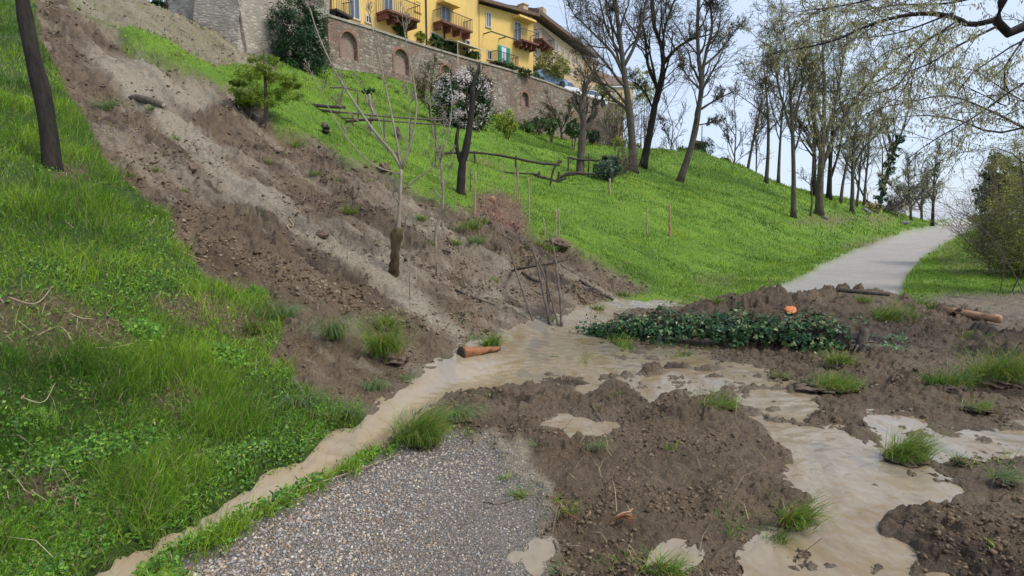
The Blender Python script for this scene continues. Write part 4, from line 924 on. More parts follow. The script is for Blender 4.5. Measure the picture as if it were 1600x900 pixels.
def finish_tree(root, guides, out, bark, twigmat, minr, leaf=None, sides=9, leaves_per=1.2, leafsize=.05, leafcols=None, leaftpl='slim', spread_tips=.08, droop=False):
    """trunk = guides and thick limbs; crown = fine branches plus buds"""
    mb = MB()
    for pts, ra in guides: mb.tube(pts, ra, sides)
    for pts, a, b in out[0] + out[1]: mb.tube(pts, np.maximum(np.linspace(a, b, len(pts)), minr), 6, cap=False)
    mb.build('trunk', bark, root, smooth=True)
    tw = Twigs(); ends = []
    for lv in range(2, len(out)):
        for pts, a, b in out[lv]: tw.add(pts, max(a, minr), max(b, minr * .6)); ends.append(pts)
    if tw.g:
        V, F = tw.mesh(); loc = np.array(root.matrix_basis.translation)
        cr = mesh_np('crown', V - loc, F, twigmat, root)
        if leafcols is not None:
            C = np.vstack([p[1:] for p in ends]); k = rng.integers(0, len(C), int(len(C) * leaves_per)); C = C[k] + rng.normal(size=(len(k), 3)) * spread_tips
            lf = leaves('foliage', C - loc, leafsize * rng.uniform(.5, 1.4, len(C)), tints(len(C), leafcols, .25), M['leaf'], None, leaftpl, up=(0, 0, 1), spread=1.2, ydir=np.array([0, 0, -1.]) if droop else None); lf.parent = cr
def px_path(pts, Y, dY=0):
    return [np.array(at(p[0], p[1], Y + (p[2] if len(p) > 2 else 0))) for p in pts]
def px_r(w, Y): return w * Y / 900 / 2

BUD = [(.14, .09, .06), (.20, .14, .08), (.28, .31, .07), (.26, .25, .09)]
BUDG = [(.34, .38, .08), (.42, .42, .11), (.26, .29, .08), (.30, .26, .10)]
def guided(name, label, base, Y, limbs, cfg='big', cat='tree', group=None, bark='bark', twig='bark', n1=7, lenf=.38, minr=.009, buds=None, lp=1.0, ls=.05, sub=True, upb=.35, tpl='slim', spr=.08, start=.3, droop=False, rootname='crown'):
    """limbs: list of (pixel path, width px at start, at end)"""
    g = ground_at(*base)
    if Y > 1.12 * g.y:                       # its foot is hidden by the brow of the hill: stand it at its own depth
        q_ = at(base[0], base[1], Y); g = Vector((q_.x, q_.y, min(gh(q_.x, q_.y, False), q_.z + .3)))
    else: Y = g.y
    r = thing(name, g, label, cat, group); guides = []; out = [[], [], [], [], []]; c = CFG[cfg]; out = [[] for _ in c['n']]
    for i, (pts, w0, w1) in enumerate(limbs):
        P = px_path(pts, Y)
        if i == 0: P[0] = np.array(g) - np.array([0, 0, .15])
        m = max(5, 3 * len(P)); S = spline(P, m); ra = np.linspace(px_r(w0, Y), px_r(w1, Y), m) * (1 + .06 * np.random.default_rng(i).normal(size=m)); 
        if i == 0: ra[0] *= 1.35; ra[1] *= 1.1
        guides.append((S, ra)); Ltot = np.linalg.norm(np.diff(S, axis=0), axis=1).sum()
        if sub:
            n = n1 if i else n1
            for k in range(n):
                u = start + (1 - start) * (k + random.random()) / n; u = min(u, .985); a = int(u * (m - 1)); a = min(a, m - 2); p = S[a] + (S[a + 1] - S[a]) * (u * (m - 1) - a); t = unit(S[a + 1] - S[a]); s = unit(np.cross(t, rnd())); an = R(random.uniform(25, 55))
                shoot(p, t * math.cos(an) + s * math.sin(an) + np.array([0, 0, upb * .3]), Ltot * lenf * random.uniform(.6, 1.2) * (1.15 - .5 * u), ra[a] * .55, 1, c, out)
            e = S[-1]; shoot(e, unit(S[-1] - S[-2]), Ltot * lenf * .8, ra[-1], 1, c, out)
    finish_tree(r, guides, out, M[bark], M[twig], minr, leafcols=buds, leaves_per=lp, leafsize=ls, leaftpl=tpl, spread_tips=spr, droop=droop)
    return r

# left foreground trunk
guided('dark_tree_trunk', 'tall dark leaning tree with burls on the grassy bank at the left edge', (82, 262), 7.9, [([(82, 262), (74, 190), (66, 145), (52, 90), (40, 30), (28, -60), (20, -200)], 25, 17), ([(66, 150), (58, 140), (52, 136)], 11, 7), ([(28, -80), (60, -160), (110, -260)], 12, 6)], 'mid', bark='darkbark', twig='darkbark', n1=4, start=.88, minr=.01)
# pollarded saplings on the mud
g = guided('pollard_sapling', 'young pale barked tree growing from an old mossy stump in the middle of the mudslide', (614, 424), 8.8,
       [([(616, 424), (622, 360), (625, 310), (627, 264)], 7.5, 5), ([(627, 264), (614, 240), (595, 218), (560, 170), (522, 108), (494, 45), (484, 12)], 5, 1.4), ([(627, 264), (617, 205), (602, 135), (591, 85), (581, 38)], 4, 1.3),
        ([(628, 264), (644, 215), (650, 180), (649, 142), (641, 100), (632, 50)], 4.5, 1.2), ([(624, 272), (588, 260), (552, 228), (512, 165), (496, 132)], 2.6, .9), ([(631, 296), (650, 280), (672, 265), (688, 240), (694, 205)], 2.8, 1),
        ([(620, 252), (632, 225), (640, 170), (636, 130)], 2.6, .9), ([(603, 228), (585, 170), (560, 130)], 2, .7), ([(607, 236), (560, 190), (530, 165)], 1.8, .7)],
       'mid', bark='palebark', twig='palebark', n1=2, lenf=.22, minr=.0035, start=.45, upb=.5)
q = MB(); P = px_path([(614, 428), (617, 400), (619, 375), (621, 355)], 8.8); P[0] = np.array(g.location) - np.array([0, 0, .2]); S = spline(P, 14)
q.tube(S + rng.normal(size=S.shape) * .004, px_r(.86, 8.8) * np.array([34, 26, 22, 21, 18, 19, 16, 17, 15, 17, 18, 22, 21, 12]) * (1 + .08 * rng.normal(size=14)), 14)
for k in range(9):
    an = k * .7; b = S[11] + np.array([math.cos(an), math.sin(an), 0]) * .07; q.tube([b, b + np.array([math.cos(an) * .03, math.sin(an) * .03, .05 + .08 * random.random()])], [.022, .004], 5)
for k in range(6):
    an = k * 1.05; q.tube([S[2] + np.array([math.cos(an), math.sin(an), 0]) * .08, S[0] + np.array([math.cos(an) * .22, math.sin(an) * .2, .02])], [.035, .012], 6)
q.build('mossy_stump', simple('mossy_bark', (.025, .018, .010), (.10, .07, .035), 16, .95, 1, .04, c3=(.17, .14, .06), stretch=(1, 1, .2)), g, smooth=True)
guided('thin_sapling', 'thin pale sapling with forked stems right of the mossy stump tree', (681, 392), 9.9,
       [([(682, 392), (683, 350), (690, 330), (692, 292), (688, 250)], 5, 4), ([(688, 250), (676, 205), (672, 160)], 2.6, 1), ([(689, 250), (702, 200), (706, 150), (702, 118)], 2.6, 1), ([(691, 294), (680, 264), (668, 245)], 2.2, .9), ([(692, 300), (702, 270), (708, 240)], 1.8, .8)],
       'mid', bark='palebark', twig='palebark', n1=3, lenf=.25, minr=.0035, start=.3, upb=.5)
guided('dead_trunk', 'dark dead forked trunk stripped of branches beside the pink flowering bush', (720, 302), 15.6,
       [([(720, 302), (722, 260), (730, 222), (737, 170), (739, 136)], 14, 8), ([(721, 255), (713, 225), (715, 205)], 8, 5), ([(737, 172), (744, 150), (753, 134)], 6, 3), ([(735, 190), (728, 160), (730, 140)], 4, 2)], 'mid', bark='darkbark', twig='darkbark', n1=1, lenf=.3, start=.8, minr=.006)
guided('gnarled_tree', 'gnarled brown pollarded tree with burls behind the rustic fence', (906, 272), 24,
       [([(906, 272), (909, 225), (912, 190), (908, 165), (912, 150)], 13, 9), ([(912, 205), (924, 190), (928, 165)], 8, 5), ([(910, 180), (900, 168), (896, 155)], 6, 4), ([(926, 172), (936, 160), (945, 150)], 4, 2)], 'mid', bark='bark', twig='bark', n1=7, lenf=.45, start=.5, minr=.012, upb=.5)
# tall bare trees on the ridge, two with nests
guided('tall_bare_tree', 'tall bare tree with a nest high up, left one of the pair on the ridge', (990, 268), 38,
       [([(990, 268), (988, 225), (982, 160), (976, 120), (972, 87), (965, 30), (960, -20)], 13, 5), ([(976, 120), (955, 80), (930, 55), (905, 30)], 5, 2), ([(974, 105), (992, 70), (1003, 30), (1012, -10)], 6, 3), ([(973, 90), (950, 50), (938, 5), (930, -30)], 4, 2), ([(983, 170), (960, 140), (935, 125), (915, 95)], 4, 1.6)], 'big', n1=8, lenf=.42, bark='bark', twig='bark', minr=.012, buds=BUD, lp=.15, ls=.07)
guided('tall_bare_tree', 'tall bare tree with dark curving trunk, right one of the pair on the ridge', (1004, 262), 38.5,
       [([(1004, 262), (1016, 205), (1025, 155), (1036, 105), (1034, 75), (1022, 40), (1018, -15)], 12, 4), ([(1036, 100), (1058, 75), (1080, 62), (1105, 55)], 6, 2), ([(1034, 80), (1040, 40), (1052, 5), (1060, -20)], 4, 2), ([(1028, 140), (1012, 100), (1008, 60), (1000, 20)], 6, 2), ([(1020, 170), (1005, 140), (985, 125)], 3, 1.4)], 'big', n1=8, lenf=.40, bark='darkbark', twig='bark', minr=.012, buds=BUD, lp=.15, ls=.07)
guided('tall_bare_tree', 'tall bare tree leaning right with a nest near the top, standing alone on the lawn', (1061, 284), 37,
       [([(1061, 284), (1082, 222), (1091, 175), (1096, 130), (1092, 95), (1090, 38), (1092, -10)], 11, 4), ([(1093, 172), (1112, 160), (1137, 147)], 4, 1.6), ([(1096, 120), (1104, 80), (1112, 48), (1110, 5)], 6, 2.5), ([(1097, 105), (1120, 85), (1140, 60), (1150, 45)], 4, 1.6), ([(1094, 140), (1075, 120), (1062, 95)], 3, 1.4), ([(1088, 196), (1110, 192), (1122, 190)], 2.4, 1)], 'big', n1=8, lenf=.38, bark='bark', twig='bark', minr=.012, buds=BUD, lp=.15, ls=.07)
def nest(px, py, Y, label):
    p = np.array(at(px, py, Y)); C = p + rng.normal(size=(160, 3)) * np.array([.22, .22, .14]); d = rng.normal(size=(160, 3)); d[:, 2] *= .3; d /= np.linalg.norm(d, axis=1, keepdims=True); t = Twigs()
    for c, e in zip(C, d): t.add(np.array([c - e * .2, c, c + e * .2]), .014, .01)
    V, F = t.mesh(); o = mesh_np('bird_nest', V - p, F, M['darkwood']); o.location = p; tag(o, label, 'nest', "birds' nests in the bare trees")
nest(957, 12, 38, 'dark twig nest in the left of the tall bare trees'); nest(1110, 5, 37, 'dark twig nest near the top of the leaning bare tree')

# stand of trees on the right
def stand(label, bx, by, Y, tops, w, cfg='mid', buds=BUD, n1=9, lenf=.42, bark='greybark', lp=1.1, name='bare_tree', start=.35, group='trees along the ridge by the road', ls=.10, minr=None):
    limbs = [([(bx, by)] + t if i == 0 else t, w if i == 0 else w * .55, max(1.2, w * .25)) for i, t in enumerate(tops)]
    return guided(name, label, (bx, by), Y, limbs, cfg, n1=n1, lenf=lenf, bark=bark, twig='bark', minr=minr or Y * .00034, buds=buds, lp=lp, ls=ls, start=start, group=group)
stand('straight pale trunk tree at the left front of the roadside stand', 1240, 340, 34, [[(1240, 280), (1238, 200), (1233, 120), (1228, 60)], [(1238, 210), (1220, 150), (1208, 90)], [(1237, 190), (1252, 140), (1258, 95)]], 8, 'big', n1=7, lenf=.40)
stand('thickest trunk of the roadside stand, fanning into many stems', 1280, 336, 35, [[(1281, 290), (1285, 220), (1288, 150), (1285, 70)], [(1284, 260), (1310, 200), (1340, 150), (1375, 110)], [(1284, 240), (1270, 170), (1262, 100)], [(1286, 230), (1305, 160), (1318, 90)]], 12, 'big', n1=7, lenf=.38, buds=BUDG)
stand('slender crooked stem just left of the thickest trunk', 1266, 338, 34.5, [[(1269, 310), (1267, 285), (1272, 262), (1270, 230)]], 3.4, n1=5, lenf=.3)
stand('small dark tree standing right of the thickest trunk', 1331, 333, 38, [[(1332, 290), (1333, 240), (1338, 190), (1340, 150)], [(1332, 270), (1350, 230), (1378, 205)]], 6.5, buds=BUDG)
stand('ivy clad trunk leaning right above the bend of the road', 1371, 322, 43, [[(1382, 285), (1396, 240), (1408, 210), (1420, 170)], [(1396, 240), (1385, 200), (1375, 170)]], 9, bark='darkbark', buds=BUDG)
stand('leaning slim tree at the left end of the stand', 1166, 284, 47, [[(1170, 255), (1178, 215), (1188, 170), (1192, 140)]], 5)
stand('dark slim tree second from the left end of the stand', 1197, 286, 46, [[(1200, 240), (1200, 180), (1196, 130), (1192, 90)]], 6, 'big', n1=7, lenf=.38)
stand('slim tree third from the left end of the stand', 1216, 287, 48, [[(1218, 240), (1222, 180), (1226, 120)]], 5)
stand('dark trunk behind the gap between the two thick trunks', 1271, 306, 52, [[(1272, 260), (1272, 200), (1268, 140)], [(1272, 240), (1255, 200), (1240, 180)]], 8, bark='darkbark')
stand('dark double trunk right behind the thickest trunk', 1295, 312, 53, [[(1297, 260), (1300, 210), (1305, 150)], [(1297, 280), (1310, 240), (1318, 200)]], 8, bark='darkbark')
stand('thin leaning trunk behind the small dark tree', 1313, 318, 55, [[(1318, 280), (1330, 230), (1342, 190)]], 5)
stand('thin upright trunk just left of the ivy clad trunk', 1350, 322, 54, [[(1352, 290), (1357, 240), (1360, 200)]], 4.5, buds=BUDG)
stand('pair of thin stems below the ivy clad trunk', 1338, 322, 56, [[(1342, 290), (1345, 250), (1350, 220)], [(1342, 300), (1334, 260), (1330, 230)]], 4)
BL = [(.50, .50, .30), (.42, .44, .24), (.34, .32, .18), (.55, .55, .40)]
stand('small dark stemmed tree in pale leaf nearest the crest of the road', 1457, 353, 62, [[(1458, 320), (1459, 290), (1461, 262), (1463, 245)]], 5, 'fine', buds=BL, n1=8, lenf=.5, start=.2, lp=.8, bark='darkbark', ls=.13)
stand('rounded pale green tree left of the crest of the road', 1424, 345, 66, [[(1422, 320), (1420, 290), (1418, 260)], [(1423, 325), (1440, 300), (1452, 280)], [(1423, 325), (1400, 300), (1388, 285)]], 4, 'fine', buds=BL, n1=7, lenf=.45, start=.1, lp=.8, ls=.13)
stand('second pale green tree behind the crest of the road', 1440, 350, 74, [[(1440, 320), (1442, 290), (1440, 265)], [(1441, 330), (1425, 300), (1415, 280)]], 4, 'fine', buds=BL, n1=7, lenf=.5, start=.1, lp=.8, ls=.13)
stand('faint bare tree beyond the ridge left of the stand', 1150, 275, 66, [[(1148, 240), (1150, 205), (1148, 180)], [(1149, 250), (1140, 225), (1130, 205)]], 3, n1=8, buds=None)
stand('faint bare tree standing behind the leaning slim tree', 1180, 285, 70, [[(1182, 240), (1180, 200), (1184, 170)]], 3, n1=8, buds=None)
stand('faint bare tree far behind the ridge near the cypress', 1052, 238, 64, [[(1050, 215), (1052, 200), (1048, 185)], [(1051, 225), (1040, 205), (1036, 195)]], 3, n1=8, buds=None)
# small orchard trees near the wall
for (px, py, Y, tp, lab, b) in ((878, 218, 47, [[(876, 200), (868, 180), (862, 165)], [(876, 205), (886, 185), (893, 165)], [(877, 208), (872, 190), (855, 182)]], 'bare bush tree below the white car at the wall', BUD),
    (934, 218, 44, [[(935, 195), (932, 170), (928, 145)], [(935, 200), (945, 180), (955, 160)]], 'bare slim tree behind the gnarled pollard', BUD), (842, 200, 43, [[(838, 188), (826, 178), (818, 168)], [(840, 190), (850, 180), (858, 172)]], 'low spreading bare fruit tree by the wall', BUD),
    (673, 190, 32, [[(672, 165), (674, 140), (676, 112)], [(672, 172), (664, 150), (658, 132)], [(673, 170), (685, 150), (690, 135)]], 'bare reddish fruit tree left of the pink flowering bush', BUD),
    (975, 225, 46, [[(975, 205), (968, 188), (960, 175)], [(975, 205), (985, 190), (996, 180)]], 'spreading fruit tree in pale blossom near the ridge trees', BL), (955, 225, 47, [[(955, 205), (950, 190), (945, 180)], [(955, 208), (964, 192), (968, 182)]], 'low tree in pale green leaf by the end of the wall', BL),
    (1018, 232, 50, [[(1020, 212), (1026, 196), (1030, 185)], [(1019, 214), (1010, 200), (1006, 190)]], 'small white blossoming tree behind the right tall tree', BL), (900, 145, 60, [[(900, 120), (898, 95), (895, 70)], [(900, 120), (908, 95), (914, 80)], [(900, 125), (888, 100), (880, 85)]], 'bare tree on the terrace before the ochre building', BUD)):
    stand(lab, px, py, Y, tp, 3.6, 'fine', buds=b, n1=6, lenf=.5, start=.15, lp=.8, name='fruit_tree', group='small trees below the old town', ls=.08)

# overhanging tree whose trunk stands outside the frame on the right
def overhang():
    gx_, gy_ = 9.4, 6.2; gz = gh(gx_, gy_, False); r = thing('overhanging_tree', (gx_, gy_, gz), 'large tree reaching in from the right with drooping branches and tiny young leaves', 'tree')
    c = dict(n=[1, 1, 9, 6], seg=[8, 6, 5, 4], wob=[.1, .2, .38, .5], up=[0, 0, -.02, -.04], **{'from': [.1, .1, .06, .1]}, ang=(20, 50), len=[1, 1, (.2, .45), (.35, .7)], rad=.5)
    out = [[] for _ in c['n']]; T = np.array([gx_, gy_, gz]); guides = [(spline([T - UP * .2, T + UP * 2.5, T + UP * 4.4 + np.array([-.4, 0, 0]), T + UP * 7.5], 12), np.linspace(.34, .16, 12))]
    hub = T + UP * 3.6 + np.array([-.2, 0, 0])
    main = px_path([(1800, -60), (1700, 0), (1640, 30), (1600, 40), (1568, 52), (1558, 35), (1556, 18), (1575, -8), (1580, -60)], 6.2); guides.append((spline([hub] + main, 26), np.linspace(.10, .036, 26)))
    G = [([(1556, 30), (1535, 36), (1512, 38), (1492, 28), (1430, 22), (1380, 32), (1300, 64), (1205, 84)], 6.3, .030, .004), ([(1800, 20), (1660, 42), (1600, 62), (1540, 100), (1505, 128), (1496, 144)], 6.0, .030, .005),
         ([(1820, 80), (1660, 110), (1600, 130), (1530, 178), (1450, 225), (1415, 250)], 6.8, .030, .004), ([(1850, 300), (1700, 245), (1600, 200), (1555, 208), (1500, 188), (1440, 180), (1385, 186)], 7.5, .034, .005),
         ([(1500, 30), (1455, 60), (1411, 95)], 6.3, .012, .003), ([(1556, 42), (1500, 70), (1450, 100), (1395, 120)], 6.0, .014, .003), ([(1490, 20), (1400, 52), (1310, 62)], 6.6, .012, .003), ([(1575, -8), (1500, -20), (1400, -10), (1330, 6), (1235, 20)], 6.1, .020, .003),
         ([(1580, -20), (1480, 5), (1400, 8), (1320, 18), (1260, 12)], 7.0, .016, .003), ([(1600, 60), (1570, 110), (1575, 165), (1540, 150), (1480, 120)], 7.2, .012, .003), ([(1820, 180), (1680, 170), (1600, 158), (1560, 135), (1520, 108), (1470, 105)], 6.6, .018, .003),
         ([(1850, 340), (1720, 300), (1610, 262), (1560, 230), (1520, 235), (1490, 240)], 8.5, .022, .004), ([(1500, 38), (1440, 70), (1420, 110), (1400, 135), (1340, 150), (1300, 165)], 7.6, .014, .003), ([(1600, 200), (1540, 170), (1480, 150), (1420, 160), (1350, 180), (1320, 215)], 8.4, .018, .003)]
    for pts, Y, a, b in G:
        P = px_path(pts, Y)
        if pts[0][0] >= 1800: P = [hub + np.array([0, 0, random.uniform(-1.2, .6)])] + P
        S = spline(P, 24); guides.append((S, np.linspace(a, b, 24))); L_ = np.linalg.norm(np.diff(px_path(pts, Y), axis=0), axis=1).sum()
        nn = int(6 + L_ * 4.6)
        for k in range(nn):
            u = .12 + .86 * (k + random.random()) / nn; u = min(.98, u); i = min(int(u * 23), 22); p = S[i] + (S[i + 1] - S[i]) * (u * 23 - i); t = unit(S[i + 1] - S[i]); s = unit(np.cross(t, rnd())); an = R(random.uniform(20, 60))
            shoot(p, t * math.cos(an) + s * math.sin(an), random.uniform(.3, .85), .0055, 2, c, out)
    finish_tree(r, guides, out, M['darkbark'], M['bark'], .0032, leafcols=[(.42, .42, .16), (.50, .47, .22), (.33, .34, .12), (.36, .28, .14), (.48, .48, .28)], leaves_per=4.2, leafsize=.034, spread_tips=.022, droop=True)
overhang()

# ------------------------------------------------------------------ foliage masses
def cloud(root, name, cen, rad, n, size, cols, tpl='round', clumps=40, mat='leaf', hollow=.55, flatb=.0, spread=.8, csz=.28, parent=None):
    """leaves gathered in clumps over an uneven ellipsoid"""
    rad = np.array(rad); d = rng.normal(size=(clumps, 3)); d /= np.linalg.norm(d, axis=1, keepdims=True); q = (hollow + (1 - hollow) * rng.random((clumps, 1)) ** .6) * d * rad
    if flatb: q[:, 2] = np.where(q[:, 2] < -rad[2] * flatb, -rad[2] * flatb, q[:, 2])
    k = rng.integers(0, clumps, n); cr = csz * rad.mean() * rng.uniform(.6, 1.4, clumps)
    off = rng.normal(size=(n, 3)); off /= np.linalg.norm(off, axis=1, keepdims=True); off *= (rng.random((n, 1)) ** .4)
    C = np.array(cen) + q[k] + off * cr[k][:, None]
    cc = tints(n, cols, .25) * (rng.uniform(.75, 1.25, clumps)[k])[:, None]; up = unit(np.array([0, 0, .6])) + .8 * (q[k] / rad)
    o = leaves(name, C - np.array(root.matrix_basis.translation), size * rng.uniform(.6, 1.3, n), cc, M[mat], None, tpl, up=up, spread=spread); o.parent = parent or root
    return o
def bush(px, py, rx, ry, Y, cols, label, name='bush', n=2500, size=.06, stem=True, tpl='round', clumps=40, group=None, seat=True, cat=None, mat='leaf', hollow=.5, dep=None, twiggy=0, csz=.28):
    """foliage centred on a pixel at depth Y, seated on the ground or on what carries it"""
    c = np.array(at(px, py, Y)); rxw = rx * Y / 900; ryw = ry * Y / 900; g = gh(c[0], c[1], False) if seat else c[2] - ryw
    zb = min(g, c[2] - ryw) if not seat else g
    r = thing(name, (c[0], c[1], zb), label, cat or name.split('_')[-1], group)
    if stem:
        mb = MB()
        for k in range(5):
            e = c + np.array([random.uniform(-.6, .6) * rxw, random.uniform(-.6, .6) * rxw, random.uniform(0, .6) * ryw]); b = np.array([c[0] + random.uniform(-.1, .1) * rxw, c[1], zb - .05]); mb.tube(spline([b, (b + e) / 2 + rnd() * .05 * rxw, e], 6), np.linspace(.035, .012, 6) * max(1, rxw), 5)
        mb.build('stem', M['bark'], r)
    if twiggy:
        out = [[], [], [], []]
        for k in range(twiggy):
            b = np.array([c[0] + random.uniform(-.8, .8) * rxw, c[1] + random.uniform(-.5, .5) * rxw, zb]); shoot(b, np.array([random.uniform(-.5, .5), random.uniform(-.4, .4), 1.]), (c[2] + ryw - zb) * random.uniform(.6, 1.05), .014, 1, CFG['fine'], out)
        t = Twigs()
        for lv in out:
            for p, a, b in lv: t.add(p, max(a, Y * .00028), max(b, Y * .0002))
        V, F = t.mesh(); mesh_np('twigs', V - np.array(r.matrix_basis.translation), F, M['tw'] if 'tw' in M else M['oldwood'], r)
    cloud(r, 'foliage', c, (rxw, dep or rxw, ryw), n, size, cols, tpl, clumps, mat, hollow, csz=csz)
    return r
DG = [(.018, .055, .018), (.03, .08, .025), (.045, .11, .03), (.02, .05, .025)]
MG = [(.06, .14, .025), (.09, .20, .03), (.045, .10, .02)]
YG = [(.26, .36, .03), (.34, .42, .035), (.16, .26, .03), (.40, .42, .05)]
OL = [(.28, .29, .06), (.36, .35, .08), (.18, .19, .05), (.42, .38, .12), (.12, .15, .04)]
# yellow-green conifer on the scarp edge and the dark evergreen behind it
p = ground_at(415, 196); yc = thing('yellow_green_conifer', p, 'small yellow green conifer on eroded bank at the top edge of the landslide', 'tree'); Yc = p.y
mb = MB(); mb.tube(spline([np.array(p) - UP * .3] + px_path([(416, 170), (414, 120), (412, 78)], Yc), 10), np.linspace(.085, .02, 10), 7); mb.build('trunk', M['bark'], yc)
for k, (cx, cy, rx, ry) in enumerate([(412, 95, 22, 12), (395, 118, 30, 11), (438, 120, 24, 10), (415, 135, 38, 12), (385, 145, 26, 9), (447, 148, 26, 10), (412, 158, 34, 9), (405, 108, 18, 10), (455, 132, 14, 6), (372, 130, 12, 6)]):
    cc = at(cx, cy, Yc + random.uniform(-.5, .5)); cloud(yc, 'foliage', cc, (rx * 1.15 * Yc / 900, rx * Yc / 900 * .9, ry * .55 * Yc / 900), 2300, .055, [(.15, .25, .02), (.22, .32, .025), (.10, .18, .02), (.30, .36, .03)], 'slim', 26, spread=.5)
dk = bush(468, 62, 42, 84, 30, DG, 'tall dark evergreen tree in front of the medieval wall', 'dark_evergreen', n=16000, size=.16, tpl='slim', clumps=110, cat='tree', csz=.22, hollow=.25)
cloud(dk, 'blossom', at(503, 42, 29.3), (.35, .3, 1.2), 160, .05, [(.6, .58, .5)], 'round', 24, mat='petal')
bush(725, 163, 44, 45, 30, [(.03, .07, .025), (.05, .10, .03), (.02, .045, .02)], 'round bush covered in pale pink blossom behind the dead trunk', 'flowering_bush', n=9000, size=.10, clumps=90)
_o = [o for o in bpy.data.objects if o.name.startswith('flowering_bush')][-1]
cloud(_o, 'blossom', at(724, 158, 29.6), (1.5, 1.5, 1.5), 4200, .075, [(.66, .58, .56), (.75, .68, .64), (.55, .45, .44)], 'round', 110, mat='petal', hollow=.85, csz=.16)
bush(12, 22, 34, 42, 19, DG, 'dark green shrub at the top left corner of the bank', 'shrub', n=4000, size=.11)
bush(792, 192, 16, 20, 32, YG, 'small yellow green shrub right of the pink flowering bush', 'shrub', n=1600, size=.08)
bush(862, 196, 10, 13, 44, MG, 'small round topped green shrub near the wall foot', 'shrub', n=900, size=.11)
bush(897, 201, 13, 14, 44, MG + DG, 'dark green bush at the foot of the wall', 'shrub', n=1100, size=.11)
bush(815, 197, 20, 10, 44, MG, 'low green bushes under the arched wall', 'shrub', n=1400, size=.11)
bush(776, 188, 14, 9, 43, YG, 'low yellowish bush at the foot of the wall behind the pink bush', 'shrub', n=900, size=.11)
bush(950, 262, 20, 17, 26, [(.10, .15, .10), (.06, .11, .06), (.14, .19, .13)], 'grey green ivy bush on a stub at the right end of the rustic fence', 'ivy_bush', n=2600, size=.08, tpl='ivy')
bush(972, 250, 12, 20, 29, [(.30, .22, .16), (.22, .17, .11)], 'tuft of bare brown shoots at the foot of the ridge trees', 'brown_shrub', n=160, size=.05, twiggy=16, stem=False)
bush(1103, 232, 12, 17, 50, DG + MG, 'small dense cypress on the skyline of the lawn', 'cypress', n=2200, size=.13, cat='tree', tpl='slim', clumps=60)
bush(1068, 236, 10, 7, 49, MG, 'low green shrub left of the cypress', 'shrub', n=700, size=.12)
bush(1130, 252, 12, 6, 54, OL + DG, 'low dark brush on the skyline right of the cypress', 'shrub', n=700, size=.12)
bush(1152, 264, 14, 7, 57, [(.12, .11, .07), (.2, .18, .1)], 'brownish brush on the ridge before the leaning slim tree', 'shrub', n=700, size=.12, twiggy=6)
bush(1365, 325, 14, 9, 58, [(.5, .40, .15), (.4, .34, .16), (.3, .28, .12)], 'yellowish brush under the ivy clad trunk', 'shrub', n=900, size=.13, twiggy=6)
bush(1395, 322, 14, 18, 62, [(.28, .24, .16), (.22, .18, .12)], 'brownish bare thicket right of the ivy clad trunk', 'shrub', n=300, size=.08, twiggy=14, stem=False)
bush(1522, 341, 9, 6, 100, [(.42, .33, .26), (.34, .27, .2)], 'tiny brown bush at the far end of the road', 'shrub', n=600, size=.2, twiggy=4)
# ivy on the leaning trunk
_iv = [o for o in bpy.data.objects if o.get('label', '').startswith('ivy clad trunk')][0]
for (cx, cy) in ((1376, 308), (1383, 285), (1390, 262), (1398, 240), (1405, 222)): cloud(_iv, 'ivy', at(cx, cy, 43), (.42, .42, .65), 420, .12, DG, 'ivy', 12, mat='ivy')
# terrace shrubs on the wall top
bush(623, 46, 14, 14, 42.5, DG + MG, 'clipped dark hedge at the wall top below the first red balcony', 'hedge', n=2200, size=.09, seat=False, stem=False, group='hedges and pots along the wall top', csz=.3)
for (px, py, rx, ry, Y, co, lab) in ((655, 58, 9, 8, 44, YG, 'thin pale shrub on the wall top next to the clipped hedge'), (682, 66, 13, 9, 45, DG + MG, 'green shrub on the wall top left of the awning'), (704, 75, 13, 9, 46, DG, 'dark shrub on the wall top under the awning'), (738, 88, 12, 7, 47.5, MG, 'low shrub on the wall top right of the awning'),
    (790, 104, 16, 7, 50, DG + MG, 'hanging greenery below the green shutters'), (815, 114, 16, 9, 51, DG, 'dark hedge below the right end of the yellow house'), (838, 125, 10, 10, 53, MG, 'green shrub at the corner of the yellow house')):
    bush(px, py, rx, ry, Y, co, lab, 'shrub', n=1300, size=.10, seat=False, stem=False, group='hedges and pots along the wall top')
bush(862, 106, 28, 22, 55, [(.24, .25, .05), (.32, .32, .07), (.16, .18, .05)], 'wide yellow green bush in front of the ochre building', 'bush', n=4200, size=.13, seat=False, clumps=60)
bush(938, 150, 12, 24, 62, OL + YG, 'olive coloured tree crown in front of the far houses', 'leafing_tree', n=1600, size=.12, cat='tree', clumps=40)
bush(1008, 130, 22, 34, 60, OL + YG, 'olive leafing tree seen between the two tall bare trees', 'leafing_tree', n=2200, size=.12, cat='tree', clumps=60, csz=.2)
bush(965, 170, 22, 28, 58, OL, 'olive twiggy crown behind the left tall bare tree', 'leafing_tree', n=1400, size=.10, cat='tree', twiggy=8, csz=.2)
